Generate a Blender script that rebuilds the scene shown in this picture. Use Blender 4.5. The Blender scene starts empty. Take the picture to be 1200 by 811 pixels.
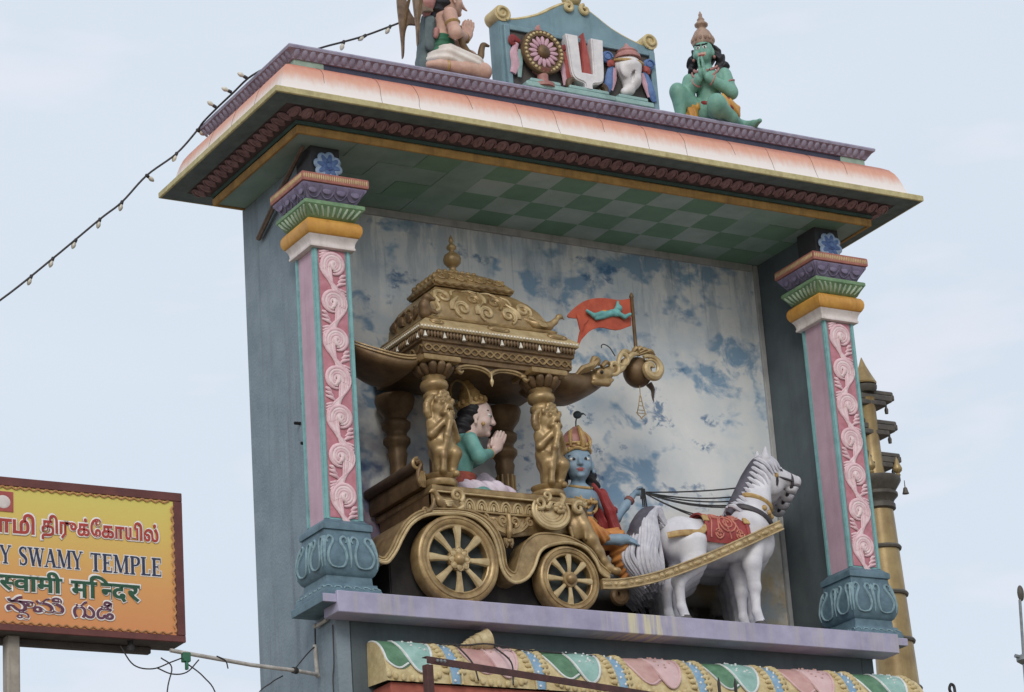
import bpy, bmesh, math, random
import numpy as np
from mathutils import Matrix, Vector

random.seed(7)
PI = math.pi
scene = bpy.context.scene
COL = scene.collection

# ------------------------------------------------------------------ camera
cam_data = bpy.data.cameras.new('camera')
cam = bpy.data.objects.new('camera', cam_data)
COL.objects.link(cam)
scene.camera = cam
cam_data.sensor_width = 36.0
cam_data.lens = 36.0 * 3379.53 / 1200.0
cam_data.clip_start = 0.1
cam_data.clip_end = 3000.0
cam.matrix_world = (Matrix.Translation((-9.7258, -19.1004, -6.3037))
                    @ Matrix.Rotation(math.radians(-31.0767), 4, 'Z')
                    @ Matrix.Rotation(math.radians(109.5819), 4, 'X')
                    @ Matrix.Rotation(math.radians(-4.0594), 4, 'Z'))

# ------------------------------------------------------------------ sky and sun (bright, hazy, veiled sky)
SUN_ELEV, SUN_ROT = math.radians(32), math.radians(214)    # compass-like: direction the sun stands in
sun_dir = Vector((math.sin(SUN_ROT) * math.cos(SUN_ELEV), math.cos(SUN_ROT) * math.cos(SUN_ELEV), math.sin(SUN_ELEV)))
world = bpy.data.worlds.new('World')
scene.world = world
world.use_nodes = True
wn, wl = world.node_tree.nodes, world.node_tree.links
wn.clear()
w_out = wn.new('ShaderNodeOutputWorld')
w_bg = wn.new('ShaderNodeBackground')
w_sky = wn.new('ShaderNodeTexSky')
w_sky.sky_type = 'NISHITA'
w_sky.sun_disc = False
w_sky.sun_elevation = SUN_ELEV
w_sky.sun_rotation = SUN_ROT
w_sky.air_density = 1.0
w_sky.dust_density = 4.0
w_sky.ozone_density = 1.5
w_co = wn.new('ShaderNodeTexCoord')
w_map = wn.new('ShaderNodeMapping')
w_map.inputs['Scale'].default_value = (1.2, 1.2, 3.0)
w_noise = wn.new('ShaderNodeTexNoise')
w_noise.inputs['Scale'].default_value = 2.3
w_noise.inputs['Detail'].default_value = 5.0
w_noise.inputs['Roughness'].default_value = 0.55
w_ramp = wn.new('ShaderNodeMapRange')
w_ramp.inputs['From Min'].default_value = 0.35
w_ramp.inputs['From Max'].default_value = 0.72
w_ramp.inputs['To Min'].default_value = 0.84
w_ramp.inputs['To Max'].default_value = 0.93
w_mix = wn.new('ShaderNodeMix')
w_mix.data_type = 'RGBA'
w_mix.inputs['B'].default_value = (6.85, 7.55, 8.45, 1.0)     # thin veil of cloud over the blue
wl.new(w_co.outputs['Generated'], w_map.inputs['Vector'])
wl.new(w_map.outputs['Vector'], w_noise.inputs['Vector'])
wl.new(w_noise.outputs['Fac'], w_ramp.inputs['Value'])
wl.new(w_ramp.outputs['Result'], w_mix.inputs['Factor'])
wl.new(w_sky.outputs['Color'], w_mix.inputs['A'])
# faint warm puffs of cloud
w_map2 = wn.new('ShaderNodeMapping')
w_map2.inputs['Scale'].default_value = (5.0, 5.0, 16.0)
w_map2.inputs['Location'].default_value = (1.3, .4, 2.0)
w_n2 = wn.new('ShaderNodeTexNoise')
w_n2.inputs['Scale'].default_value = 2.0
w_n2.inputs['Detail'].default_value = 4.0
w_r2 = wn.new('ShaderNodeMapRange')
w_r2.inputs['From Min'].default_value = 0.54
w_r2.inputs['From Max'].default_value = 0.74
w_r2.inputs['To Max'].default_value = 0.42
w_mix2 = wn.new('ShaderNodeMix')
w_mix2.data_type = 'RGBA'
w_mix2.inputs['B'].default_value = (8.3, 8.05, 8.5, 1.0)
wl.new(w_co.outputs['Generated'], w_map2.inputs['Vector'])
wl.new(w_map2.outputs['Vector'], w_n2.inputs['Vector'])
wl.new(w_n2.outputs['Fac'], w_r2.inputs['Value'])
wl.new(w_r2.outputs['Result'], w_mix2.inputs['Factor'])
wl.new(w_mix.outputs['Result'], w_mix2.inputs['A'])
wl.new(w_mix2.outputs['Result'], w_bg.inputs['Color'])
wl.new(w_bg.outputs['Background'], w_out.inputs['Surface'])
w_bg.inputs['Strength'].default_value = 0.104

sun_data = bpy.data.lights.new('sun', 'SUN')
sun_data.energy = 1.15
sun_data.angle = math.radians(22)
sun_data.color = (1.0, 0.95, 0.88)
sun = bpy.data.objects.new('sun', sun_data)
COL.objects.link(sun)
sun.rotation_euler = (-sun_dir).to_track_quat('-Z', 'Y').to_euler()

scene.view_settings.view_transform = 'Standard'
scene.view_settings.look = 'None'
scene.view_settings.gamma = 1.0
scene.view_settings.exposure = 0.10
scene.cycles.max_bounces = 6

# ------------------------------------------------------------------ materials
MATS = {}


def mat(name, col, col2=None, rough=0.6, scale=9.0, bump=0.15, bscale=60.0, spec=0.4, metal=0.0, streak=0.0,
        dirt=0.25, dirtcol=(0.05, 0.045, 0.04), coat=0.0):
    """painted plaster: two tones mixed by noise, rain streaks and grime spots with shapes of their own, fine relief"""
    m = bpy.data.materials.new(name)
    m.use_nodes = True
    n, l = m.node_tree.nodes, m.node_tree.links
    b = n['Principled BSDF']
    col2 = col2 or tuple(c * 0.72 for c in col)
    tc = n.new('ShaderNodeTexCoord')
    geo = n.new('ShaderNodeNewGeometry')
    n1 = n.new('ShaderNodeTexNoise')
    n1.inputs['Scale'].default_value = scale
    n1.inputs['Detail'].default_value = 6
    n1.inputs['Roughness'].default_value = 0.62
    l.new(geo.outputs['Position'], n1.inputs['Vector'])
    r1 = n.new('ShaderNodeMapRange')
    r1.inputs['From Min'].default_value = 0.34
    r1.inputs['From Max'].default_value = 0.68
    l.new(n1.outputs['Fac'], r1.inputs['Value'])
    mx = n.new('ShaderNodeMix')
    mx.data_type = 'RGBA'
    mx.inputs['A'].default_value = (*col, 1)
    mx.inputs['B'].default_value = (*col2, 1)
    l.new(r1.outputs['Result'], mx.inputs['Factor'])
    out = mx.outputs['Result']
    if dirt > 0:
        n2 = n.new('ShaderNodeTexNoise')
        n2.inputs['Scale'].default_value = scale * 0.37
        n2.inputs['Detail'].default_value = 9
        n2.inputs['Roughness'].default_value = 0.7
        if streak > 0:
            mp = n.new('ShaderNodeMapping')
            mp.inputs['Scale'].default_value = (5.5, 5.5, 0.35)
            l.new(geo.outputs['Position'], mp.inputs['Vector'])
            l.new(mp.outputs['Vector'], n2.inputs['Vector'])
        else:
            l.new(geo.outputs['Position'], n2.inputs['Vector'])
        r2 = n.new('ShaderNodeMapRange')
        r2.inputs['From Min'].default_value = 0.5
        r2.inputs['From Max'].default_value = 0.82
        r2.inputs['To Max'].default_value = min(1.0, dirt * 1.8)
        l.new(n2.outputs['Fac'], r2.inputs['Value'])
        m2 = n.new('ShaderNodeMix')
        m2.data_type = 'RGBA'
        m2.inputs['B'].default_value = (*dirtcol, 1)
        l.new(r2.outputs['Result'], m2.inputs['Factor'])
        l.new(out, m2.inputs['A'])
        out = m2.outputs['Result']
    l.new(out, b.inputs['Base Color'])
    b.inputs['Roughness'].default_value = rough
    b.inputs['Specular IOR Level'].default_value = spec
    b.inputs['Metallic'].default_value = metal
    b.inputs['Coat Weight'].default_value = coat
    if bump > 0:
        n3 = n.new('ShaderNodeTexNoise')
        n3.inputs['Scale'].default_value = bscale
        n3.inputs['Detail'].default_value = 4
        l.new(geo.outputs['Position'], n3.inputs['Vector'])
        bp = n.new('ShaderNodeBump')
        bp.inputs['Strength'].default_value = bump
        bp.inputs['Distance'].default_value = 0.01
        l.new(n3.outputs['Fac'], bp.inputs['Height'])
        l.new(bp.outputs['Normal'], b.inputs['Normal'])
    MATS[name] = m
    return m


def M(name):
    return MATS[name]


# ------------------------------------------------------------------ mesh helpers: every shape is (verts, faces)
def T(shape, loc=(0, 0, 0), rot=None, scale=None):
    v, f = shape
    a = np.asarray(v, float)
    if scale is not None:
        a = a * np.asarray(scale if hasattr(scale, '__len__') else (scale,) * 3)
    if rot is not None:
        a = a @ np.array(rot.to_matrix() if hasattr(rot, 'to_matrix') else rot).T
    return a + np.asarray(loc), f


def RZ(a):
    return np.array(Matrix.Rotation(a, 3, 'Z'))


def RX(a):
    return np.array(Matrix.Rotation(a, 3, 'X'))


def RY(a):
    return np.array(Matrix.Rotation(a, 3, 'Y'))


def join(*shapes):
    V, F, o = [], [], 0
    for v, f in shapes:
        V.append(np.asarray(v, float).reshape(-1, 3))
        F += [tuple(i + o for i in q) for q in f]
        o += len(v)
    return np.concatenate(V), F


def box(x0, x1, y0, y1, z0, z1, bev=0.006, seg=1):
    if bev <= 0:
        v = [(x, y, z) for x in (x0, x1) for y in (y0, y1) for z in (z0, z1)]
        return np.array(v, float), [(0, 1, 3, 2), (4, 6, 7, 5), (0, 4, 5, 1), (2, 3, 7, 6), (0, 2, 6, 4), (1, 5, 7, 3)]
    bm = bmesh.new()
    bmesh.ops.create_cube(bm, size=1)
    for q in bm.verts:
        q.co = Vector(((x0 + x1) / 2 + q.co.x * (x1 - x0), (y0 + y1) / 2 + q.co.y * (y1 - y0), (z0 + z1) / 2 + q.co.z * (z1 - z0)))
    bmesh.ops.bevel(bm, geom=bm.edges[:], offset=min(bev, abs(x1 - x0) * .4, abs(y1 - y0) * .4, abs(z1 - z0) * .4), segments=seg, affect='EDGES')
    return from_bm(bm)


def from_bm(bm):
    bm.verts.index_update()
    v = np.array([q.co[:] for q in bm.verts], float)
    f = [tuple(x.index for x in q.verts) for q in bm.faces]
    bm.free()
    return v, f


def mould(x0, x1, y0, y1, prof, cap=True):
    """profile [(outset, z)...] swept round a rectangle with mitred corners, from bottom to top"""
    V, F = [], []
    for e, z in prof:
        V += [(x0 - e, y0 - e, z), (x1 + e, y0 - e, z), (x1 + e, y1 + e, z), (x0 - e, y1 + e, z)]
    for i in range(len(prof) - 1):
        for k in range(4):
            a, b = 4 * i + k, 4 * i + (k + 1) % 4
            F.append((a, b, b + 4, a + 4))
    if cap:
        F.append((3, 2, 1, 0))
        n = 4 * (len(prof) - 1)
        F.append((n, n + 1, n + 2, n + 3))
    return np.array(V, float), F


def lathe(prof, seg=24, ax='z'):
    V, F = [], []
    for r, z in prof:
        for k in range(seg):
            a = 2 * PI * k / seg
            V.append((r * math.cos(a), r * math.sin(a), z))
    for i in range(len(prof) - 1):
        for k in range(seg):
            a, b = i * seg + k, i * seg + (k + 1) % seg
            F.append((a, b, b + seg, a + seg))
    F.append(tuple(range(seg - 1, -1, -1)))
    n = (len(prof) - 1) * seg
    F.append(tuple(range(n, n + seg)))
    V = np.array(V, float)
    if ax == 'y':
        V = V @ np.array(Matrix.Rotation(PI / 2, 3, 'X')).T      # z -> -y
    if ax == 'x':
        V = V @ np.array(Matrix.Rotation(PI / 2, 3, 'Y')).T      # z -> x
    return V, F


def spline(pts, n=6, closed=False):
    """Catmull-Rom through any-dimensional points"""
    P = [np.asarray(p, float) for p in pts]
    N = len(P)
    out = []
    for i in range(N if closed else N - 1):
        p1, p2 = P[i], P[(i + 1) % N]
        p0 = P[i - 1] if (i > 0 or closed) else 2 * p1 - p2
        p3 = P[(i + 2) % N] if (i + 2 < N or closed) else 2 * p2 - p1
        for k in range(n):
            t = k / n
            out.append(0.5 * ((2 * p1) + (-p0 + p2) * t + (2 * p0 - 5 * p1 + 4 * p2 - p3) * t * t + (-p0 + 3 * p1 - 3 * p2 + p3) * t ** 3))
    if not closed:
        out.append(P[-1])
    return np.array(out)


def tube(pts, rad, seg=8, flat=1.0, up=(0, 1, 0), closed=False):
    """tube along pts; rad scalar or list; flat squashes the section along `up`"""
    P = np.asarray(pts, float)
    N = len(P)
    R = np.full(N, rad, float) if np.isscalar(rad) else np.interp(np.linspace(0, 1, N), np.linspace(0, 1, len(rad)), rad)
    if closed:
        tan = np.roll(P, -1, 0) - np.roll(P, 1, 0)
    else:
        tan = np.gradient(P, axis=0)
    tan /= np.maximum(np.linalg.norm(tan, axis=1), 1e-9)[:, None]
    V, F = [], []
    u0 = np.asarray(up, float)
    prev = None
    for p, t, r in zip(P, tan, R):
        u = (prev if prev is not None else u0)
        u = u - t * (u @ t)
        if np.linalg.norm(u) < 1e-4:
            u = np.cross(t, (0.3, 0.5, 0.8))
        u /= np.linalg.norm(u)
        if abs(u0 @ t) < 0.9:
            w = u0 - t * (u0 @ t)
            u = w / np.linalg.norm(w)
        prev = u
        s = np.cross(t, u)
        for k in range(seg):
            a = 2 * PI * k / seg
            V.append(p + r * (math.cos(a) * s + flat * math.sin(a) * u))
    for i in range(N if closed else N - 1):
        j = (i + 1) % N
        for k in range(seg):
            k2 = (k + 1) % seg
            F.append((i * seg + k, i * seg + k2, j * seg + k2, j * seg + k))
    if not closed:
        F.append(tuple(range(seg - 1, -1, -1)))
        F.append(tuple(range((N - 1) * seg, N * seg)))
    return np.array(V), F


def ell(c, r, seg=14, rings=9, rot=None):
    V, F = [(0, 0, -1)], []
    for i in range(1, rings):
        a = -PI / 2 + PI * i / rings
        for k in range(seg):
            b = 2 * PI * k / seg
            V.append((math.cos(a) * math.cos(b), math.cos(a) * math.sin(b), math.sin(a)))
    V.append((0, 0, 1))
    for k in range(seg):
        F.append((0, 1 + (k + 1) % seg, 1 + k))
    for i in range(rings - 2):
        for k in range(seg):
            a, b = 1 + i * seg + k, 1 + i * seg + (k + 1) % seg
            F.append((a, b, b + seg, a + seg))
    n = 1 + (rings - 2) * seg
    for k in range(seg):
        F.append((n + k, n + (k + 1) % seg, len(V) - 1))
    r = r if hasattr(r, '__len__') else (r, r, r)
    return T((np.array(V, float), F), c, rot, r)


def prism(poly, y0, y1, bev=0.004, plane='xz'):
    """2D outline (x,z) extruded from y0 (front) to y1 (back), edges bevelled"""
    bm = bmesh.new()
    n = len(poly)
    A = [bm.verts.new((p[0], y0, p[1])) for p in poly]
    B = [bm.verts.new((p[0], y1, p[1])) for p in poly]
    bm.faces.new(A)
    bm.faces.new(B[::-1])
    for i in range(n):
        bm.faces.new((A[i], B[i], B[(i + 1) % n], A[(i + 1) % n]))
    bmesh.ops.recalc_face_normals(bm, faces=bm.faces[:])
    if bev > 0:
        ed = [e for e in bm.edges if all(v in A for v in e.verts)]
        bmesh.ops.bevel(bm, geom=ed, offset=bev, segments=2, affect='EDGES')
    return from_bm(bm)


def spiral(c, r0, r1, a0, a1, y=0.0, n=28):
    """points of a spiral in the xz plane (angles in degrees)"""
    out = []
    for i in range(n + 1):
        t = i / n
        a = math.radians(a0 + (a1 - a0) * t)
        r = r0 + (r1 - r0) * t
        out.append((c[0] + r * math.cos(a), y, c[1] + r * math.sin(a)))
    return out


def link(o, parent=None):
    COL.objects.link(o)
    if parent is not None:
        o.parent = parent
        o.matrix_parent_inverse = Matrix.Identity(4)
    return o


def obj(name, shape, m, parent=None, origin=None, sharp=38, kind=None, fmat=None):
    """one mesh object; verts are given in the parent's space; origin moves the pivot"""
    v, f = shape
    v = np.asarray(v, float)
    me = bpy.data.meshes.new(name)
    if origin is not None:
        v = v - np.asarray(origin)
    me.from_pydata(v.tolist(), [], [tuple(int(i) for i in q) for q in f])
    for q in (m if isinstance(m, (list, tuple)) else [m]):
        me.materials.append(M(q))
    if fmat is not None:
        me.polygons.foreach_set('material_index', np.asarray(fmat, dtype=np.int32))
    me.shade_smooth()
    if sharp and sharp < 180:
        me.set_sharp_from_angle(angle=math.radians(sharp))
    me.update()
    o = bpy.data.objects.new(name, me)
    if origin is not None:
        o.location = origin
    if kind:
        o['kind'] = kind
    return link(o, parent)


def inst(name, src, parent, loc, rot=(0, 0, 0), scale=(1, 1, 1)):
    """another piece that shares its mesh"""
    o = bpy.data.objects.new(name, src.data)
    o.location = loc
    o.rotation_euler = rot
    o.scale = scale
    return link(o, parent)


def tag(o, label, cat, group=None):
    o['label'] = label
    o['category'] = cat
    if group:
        o['group'] = group
    return o


def empty(name, loc=(0, 0, 0), rz=0, parent=None):
    o = bpy.data.objects.new(name, None)
    o.location = loc
    o.rotation_euler = (0, 0, rz)
    o.empty_display_size = 0.1
    return link(o, parent)


def dup(root, loc, rz=0, parent=None):
    r = root.copy()
    COL.objects.link(r)
    r.location = loc
    r.rotation_euler = (0, 0, rz)
    if parent is not None:
        r.parent = parent
    for ch in list(root.children):
        c = ch.copy()
        COL.objects.link(c)
        c.parent = r
        for g in list(ch.children):
            d = g.copy()
            COL.objects.link(d)
            d.parent = c
    return r


# ------------------------------------------------------------------ sculpted bodies: blended solids turned into one skin
class Clay:
    def __init__(self, k=0.02):
        self.k = k
        self.p = []            # (type, data, material index, blend)

    def cap(self, a, b, r0, r1=None, m=0, k=None):
        self.p.append(('c', (np.array(a, float), np.array(b, float), r0, r0 if r1 is None else r1), m, k))
        return self

    def chain(self, pts, rad, m=0, k=None):
        for i in range(len(pts) - 1):
            self.cap(pts[i], pts[i + 1], rad[i], rad[i + 1], m, k)
        return self

    def ell(self, c, r, m=0, k=None, rot=None):
        r = r if hasattr(r, '__len__') else (r, r, r)
        self.p.append(('e', (np.array(c, float), np.array(r, float), None if rot is None else np.array(rot)), m, k))
        return self

    def cut(self, c, r, k=None, rot=None):
        r = r if hasattr(r, '__len__') else (r, r, r)
        self.p.append(('x', (np.array(c, float), np.array(r, float), None if rot is None else np.array(rot)), 0, k))
        return self

    def mirror(self, start=0):
        """repeat everything from index start mirrored in y"""
        for t, d, m, k in list(self.p[start:]):
            f = np.array((1, -1, 1.0))
            if t == 'c':
                self.p.append((t, (d[0] * f, d[1] * f, d[2], d[3]), m, k))
            else:
                R = d[2]
                if R is not None:
                    S = np.diag(f)
                    R = S @ R @ S
                self.p.append((t, (d[0] * f, d[1], R), m, k))
        return self

    @staticmethod
    def _dist(t, d, P):
        if t == 'c':
            a, b, r0, r1 = d
            ab = b - a
            L = max(float(ab @ ab), 1e-12)
            h = np.clip(((P - a) @ ab) / L, 0, 1)
            q = P - a - h[..., None] * ab
            return np.sqrt((q * q).sum(-1)) - (r0 + (r1 - r0) * h)
        c, r, R = d
        q = P - c
        if R is not None:
            q = q @ R
        k0 = np.sqrt(((q / r) ** 2).sum(-1))
        k1 = np.sqrt(((q / (r * r)) ** 2).sum(-1))
        return k0 * (k0 - 1.0) / np.maximum(k1, 1e-6)

    def build(self, h=0.01, ripple=None):
        lo = np.full(3, 1e9)
        hi = -lo
        bb = []
        for t, d, m, k in self.p:
            if t == 'c':
                r = max(d[2], d[3])
                l_, h_ = np.minimum(d[0], d[1]) - r, np.maximum(d[0], d[1]) + r
            else:
                r = d[1].max()
                l_, h_ = (d[0] - d[1], d[0] + d[1]) if d[2] is None else (d[0] - r, d[0] + r)
            bb.append((l_, h_))
            if t != 'x':
                lo, hi = np.minimum(lo, l_), np.maximum(hi, h_)
        lo -= 3 * h
        hi += 3 * h
        n = np.ceil((hi - lo) / h).astype(int) + 1
        ax = [lo[i] + h * np.arange(n[i]) for i in range(3)]
        F = np.full(n, 0.5, np.float32)
        for (t, d, m, k), (l_, h_) in zip(self.p, bb):
            k = self.k if k is None else k
            pad = k * 2 + 4 * h
            i0 = np.clip(np.floor((l_ - pad - lo) / h).astype(int), 0, n - 1)
            i1 = np.clip(np.ceil((h_ + pad - lo) / h).astype(int) + 1, 1, n)
            if (i1 <= i0).any():
                continue
            G = np.stack(np.meshgrid(*[ax[i][i0[i]:i1[i]] for i in range(3)], indexing='ij'), -1)
            D = self._dist(t, d, G)
            sl = tuple(slice(i0[i], i1[i]) for i in range(3))
            A = F[sl]
            if t == 'x':
                D = -D
                hh = np.clip(0.5 - 0.5 * (A - D) / k, 0, 1)
                F[sl] = A * (1 - hh) + D * hh + k * hh * (1 - hh)
            else:
                hh = np.clip(0.5 + 0.5 * (A - D) / k, 0, 1)
                F[sl] = A * (1 - hh) + D * hh - k * hh * (1 - hh)
        if ripple is not None:
            G = np.stack(np.meshgrid(*ax, indexing='ij'), -1)
            F = F + ripple(G)
        v, f = surface_net(F, lo, h)
        # material of each face: the solid it lies on
        mats = sorted({q[2] for q in self.p})
        if len(mats) > 1:
            fa = np.array(f)
            cen = v[fa].mean(1)
            best = np.full(len(cen), 1e9)
            idx = np.zeros(len(cen), int)
            for t, d, m, k in self.p:
                if t == 'x':
                    continue
                D = self._dist(t, d, cen)
                w = D < best
                best[w] = D[w]
                idx[w] = m
        else:
            idx = None
        return (v, f), idx


def surface_net(F, lo, h):
    s = F < 0
    nx, ny, nz = F.shape
    cn = (nx - 1, ny - 1, nz - 1)
    acc = np.zeros(cn + (3,), np.float32)
    cnt = np.zeros(cn, np.float32)
    for a in range(3):
        oth = [i for i in range(3) if i != a]
        for o1 in (0, 1):
            for o2 in (0, 1):
                off = [0, 0, 0]
                off[oth[0]], off[oth[1]] = o1, o2
                sl0 = tuple(slice(off[i], off[i] + cn[i]) for i in range(3))
                off[a] = 1
                sl1 = tuple(slice(off[i], off[i] + cn[i]) for i in range(3))
                A, B = F[sl0], F[sl1]
                mk = s[sl0] != s[sl1]
                if not mk.any():
                    continue
                t = A[mk] / (A[mk] - B[mk])
                p = np.zeros((len(t), 3), np.float32)
                p[:, a] = t
                p[:, oth[0]] = o1
                p[:, oth[1]] = o2
                acc[mk] += p
                cnt[mk] += 1
    cells = np.argwhere(cnt > 0)
    ids = np.full(cn, -1, int)
    ids[tuple(cells.T)] = np.arange(len(cells))
    V = (cells + acc[tuple(cells.T)] / cnt[tuple(cells.T)][:, None]) * h + lo
    faces = []
    for a in range(3):
        o1, o2 = [(1, 2), (2, 0), (0, 1)][a]
        sl0 = [slice(1, -1)] * 3
        sl1 = [slice(1, -1)] * 3
        sl0[a] = slice(0, -1)
        sl1[a] = slice(1, None)
        S0, S1 = s[tuple(sl0)], s[tuple(sl1)]
        for flip in (False, True):
            mk = (S0 & ~S1) if not flip else (~S0 & S1)
            e = np.argwhere(mk)
            if not len(e):
                continue
            st = np.array([1, 1, 1])
            st[a] = 0
            e = e + st

            def cid(d1, d2):
                q = e.copy()
                q[:, o1] += d1
                q[:, o2] += d2
                return ids[tuple(q.T)]
            q = np.stack([cid(-1, -1), cid(0, -1), cid(0, 0), cid(-1, 0)], 1)
            if flip:
                q = q[:, ::-1]
            faces.append(q[(q >= 0).all(1)])
    return V.astype(float), np.concatenate(faces).tolist()


def sculpt(name, clay, m, parent=None, h=0.01, ripple=None, off=(0, 0, 0)):
    (v, f), idx = clay.build(h, ripple)
    return obj(name, (v + np.asarray(off), f), m, parent, sharp=None, fmat=idx)


def S(r, g, b):
    """sRGB 0-255 -> linear, a little faded like old outdoor paint"""
    g_ = .3 * r + .55 * g + .15 * b
    r, g, b = (g_ + (c - g_) * .76 for c in (r, g, b))
    return tuple(((c / 255 + 0.055) / 1.055) ** 2.4 if c > 10 else c / 255 / 12.92 for c in (r, g, b))


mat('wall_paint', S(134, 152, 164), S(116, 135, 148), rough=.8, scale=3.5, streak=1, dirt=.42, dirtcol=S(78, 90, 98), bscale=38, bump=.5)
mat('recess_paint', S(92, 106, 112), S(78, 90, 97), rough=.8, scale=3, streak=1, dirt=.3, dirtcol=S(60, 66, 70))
mat('lavender', S(174, 168, 200), S(150, 145, 178), rough=.7, scale=5, streak=1, dirt=.5, dirtcol=S(190, 180, 160))
mat('lavender_dark', S(168, 162, 188), S(140, 134, 160), rough=.7, scale=14, dirt=.4, dirtcol=S(80, 78, 92))
mat('navy', S(66, 72, 98), S(54, 58, 82), rough=.7)
mat('mint', S(150, 180, 160), rough=.7)
mat('drip_yellow', S(206, 192, 130), S(176, 158, 100), rough=.7, scale=14, dirt=.3, dirtcol=S(110, 96, 66))
mat('soffit_grey', S(104, 122, 124), S(86, 102, 106), rough=.8)
mat('petal_pink', S(166, 122, 126), S(134, 96, 100), rough=.7, scale=16, dirt=.4, dirtcol=S(70, 44, 46))
mat('petal_ground', S(96, 74, 76), rough=.8)
mat('moss_green', S(58, 88, 80), rough=.8)
mat('mustard', S(196, 144, 60), S(160, 112, 48), rough=.7, scale=8, streak=1, dirt=.4, dirtcol=S(92, 70, 40))
mat('ceiling_green', S(146, 176, 168), S(120, 154, 142), rough=.85, scale=2, dirt=.3, dirtcol=S(72, 104, 84))
mat('tile_green', S(112, 158, 128), S(100, 144, 116), rough=.7, scale=3, dirt=.25, dirtcol=S(88, 120, 104))
mat('tile_grey', S(166, 186, 182), S(146, 170, 164), rough=.7, scale=3, dirt=.3, dirtcol=S(90, 124, 108))
mat('strip_grey', S(186, 186, 184), S(160, 162, 162), rough=.7, scale=6, streak=1)
mat('teal_bead', S(126, 186, 186), S(104, 164, 166), rough=.55, scale=10)
mat('teal_base', S(96, 130, 146), S(74, 104, 120), rough=.55, scale=12, dirt=.35, dirtcol=S(56, 76, 84))
mat('teal_line', S(132, 166, 176), S(104, 138, 150), rough=.55, scale=20)
mat('pink_flat', S(206, 166, 184), S(190, 150, 168), rough=.7, scale=4, streak=1, dirt=.3, dirtcol=S(150, 110, 128))
mat('rose_ground', S(208, 128, 142), S(190, 106, 120), rough=.7, scale=16)
mat('rose_scroll', S(236, 196, 202), S(220, 166, 176), rough=.6, scale=18, dirt=.2)
mat('rose_white', S(238, 212, 212), S(226, 186, 190), rough=.6, scale=18, dirt=.15)
mat('cap_white', S(226, 214, 208), S(206, 192, 186), rough=.65, scale=8, streak=1, dirt=.3, dirtcol=S(150, 126, 100))
mat('cap_orange', S(226, 158, 50), S(204, 132, 36), rough=.5, scale=9, streak=1, dirt=.35, dirtcol=S(150, 84, 30))
mat('cap_green', S(128, 168, 118), S(96, 138, 92), rough=.6, scale=14)
mat('reed_pale', S(178, 196, 168), S(140, 168, 136), rough=.6, scale=14)
mat('cap_purple', S(136, 124, 158), S(112, 100, 134), rough=.65, scale=12, dirt=.3)
mat('cap_red', S(194, 116, 100), S(168, 92, 80), rough=.65, scale=12)
mat('block_dark', S(70, 72, 78), rough=.8)
mat('flower_blue', S(96, 134, 196), S(70, 104, 172), rough=.55, scale=20)
mat('flower_pale', S(168, 194, 222), S(130, 164, 206), rough=.55, scale=20)
mat('ochre', S(216, 194, 136), S(190, 162, 100), rough=.6, scale=18, dirt=.2)
mat('medal_green', S(96, 146, 108), S(62, 112, 76), rough=.6, scale=10)
mat('medal_teal', S(150, 194, 182), S(124, 174, 162), rough=.6, scale=10)
mat('medal_pink', S(222, 184, 182), S(208, 162, 162), rough=.6, scale=8)
mat('medal_rose', S(208, 160, 150), S(192, 134, 128), rough=.6, scale=8)
mat('band_blue', S(132, 174, 204), S(110, 152, 188), rough=.6, scale=14)
mat('band_white', S(228, 232, 230), rough=.6)
mat('fascia_red', S(196, 96, 72), S(170, 76, 58), rough=.7)
mat('wood', S(122, 98, 80), S(92, 74, 60), rough=.85, scale=20)
mat('dark_hole', S(30, 28, 28), rough=.9)
mat('ground_dust', S(150, 134, 112), S(124, 112, 96), rough=.95, scale=1.2)


def ramp_mat(name, stops, z0, z1, rough=.6, axis='Z', noise=.12, nscale=(3, 3, 3)):
    """paint that changes tone over the height of the piece (airbrushed), slightly uneven"""
    m = bpy.data.materials.new(name)
    m.use_nodes = True
    n, l = m.node_tree.nodes, m.node_tree.links
    b = n['Principled BSDF']
    geo = n.new('ShaderNodeNewGeometry')
    sep = n.new('ShaderNodeSeparateXYZ')
    l.new(geo.outputs['Position'], sep.inputs['Vector'])
    mr = n.new('ShaderNodeMapRange')
    mr.inputs['From Min'].default_value = z0
    mr.inputs['From Max'].default_value = z1
    l.new(sep.outputs[axis], mr.inputs['Value'])
    mp = n.new('ShaderNodeMapping')
    mp.inputs['Scale'].default_value = nscale
    l.new(geo.outputs['Position'], mp.inputs['Vector'])
    no = n.new('ShaderNodeTexNoise')
    no.inputs['Scale'].default_value = 3
    no.inputs['Detail'].default_value = 6
    l.new(mp.outputs['Vector'], no.inputs['Vector'])
    ad = n.new('ShaderNodeMath')
    ad.operation = 'MULTIPLY_ADD'
    l.new(no.outputs['Fac'], ad.inputs[0])
    ad.inputs[1].default_value = noise * 2
    l.new(mr.outputs['Result'], ad.inputs[2])
    sb = n.new('ShaderNodeMath')
    sb.operation = 'SUBTRACT'
    l.new(ad.outputs[0], sb.inputs[0])
    sb.inputs[1].default_value = noise
    cr = n.new('ShaderNodeValToRGB')
    cr.color_ramp.elements[0].position = stops[0][0]
    cr.color_ramp.elements[0].color = (*stops[0][1], 1)
    cr.color_ramp.elements[1].position = stops[-1][0]
    cr.color_ramp.elements[1].color = (*stops[-1][1], 1)
    for p, c in stops[1:-1]:
        e = cr.color_ramp.elements.new(p)
        e.color = (*c, 1)
    l.new(sb.outputs[0], cr.inputs['Fac'])
    l.new(cr.outputs['Color'], b.inputs['Base Color'])
    b.inputs['Roughness'].default_value = rough
    MATS[name] = m


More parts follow.
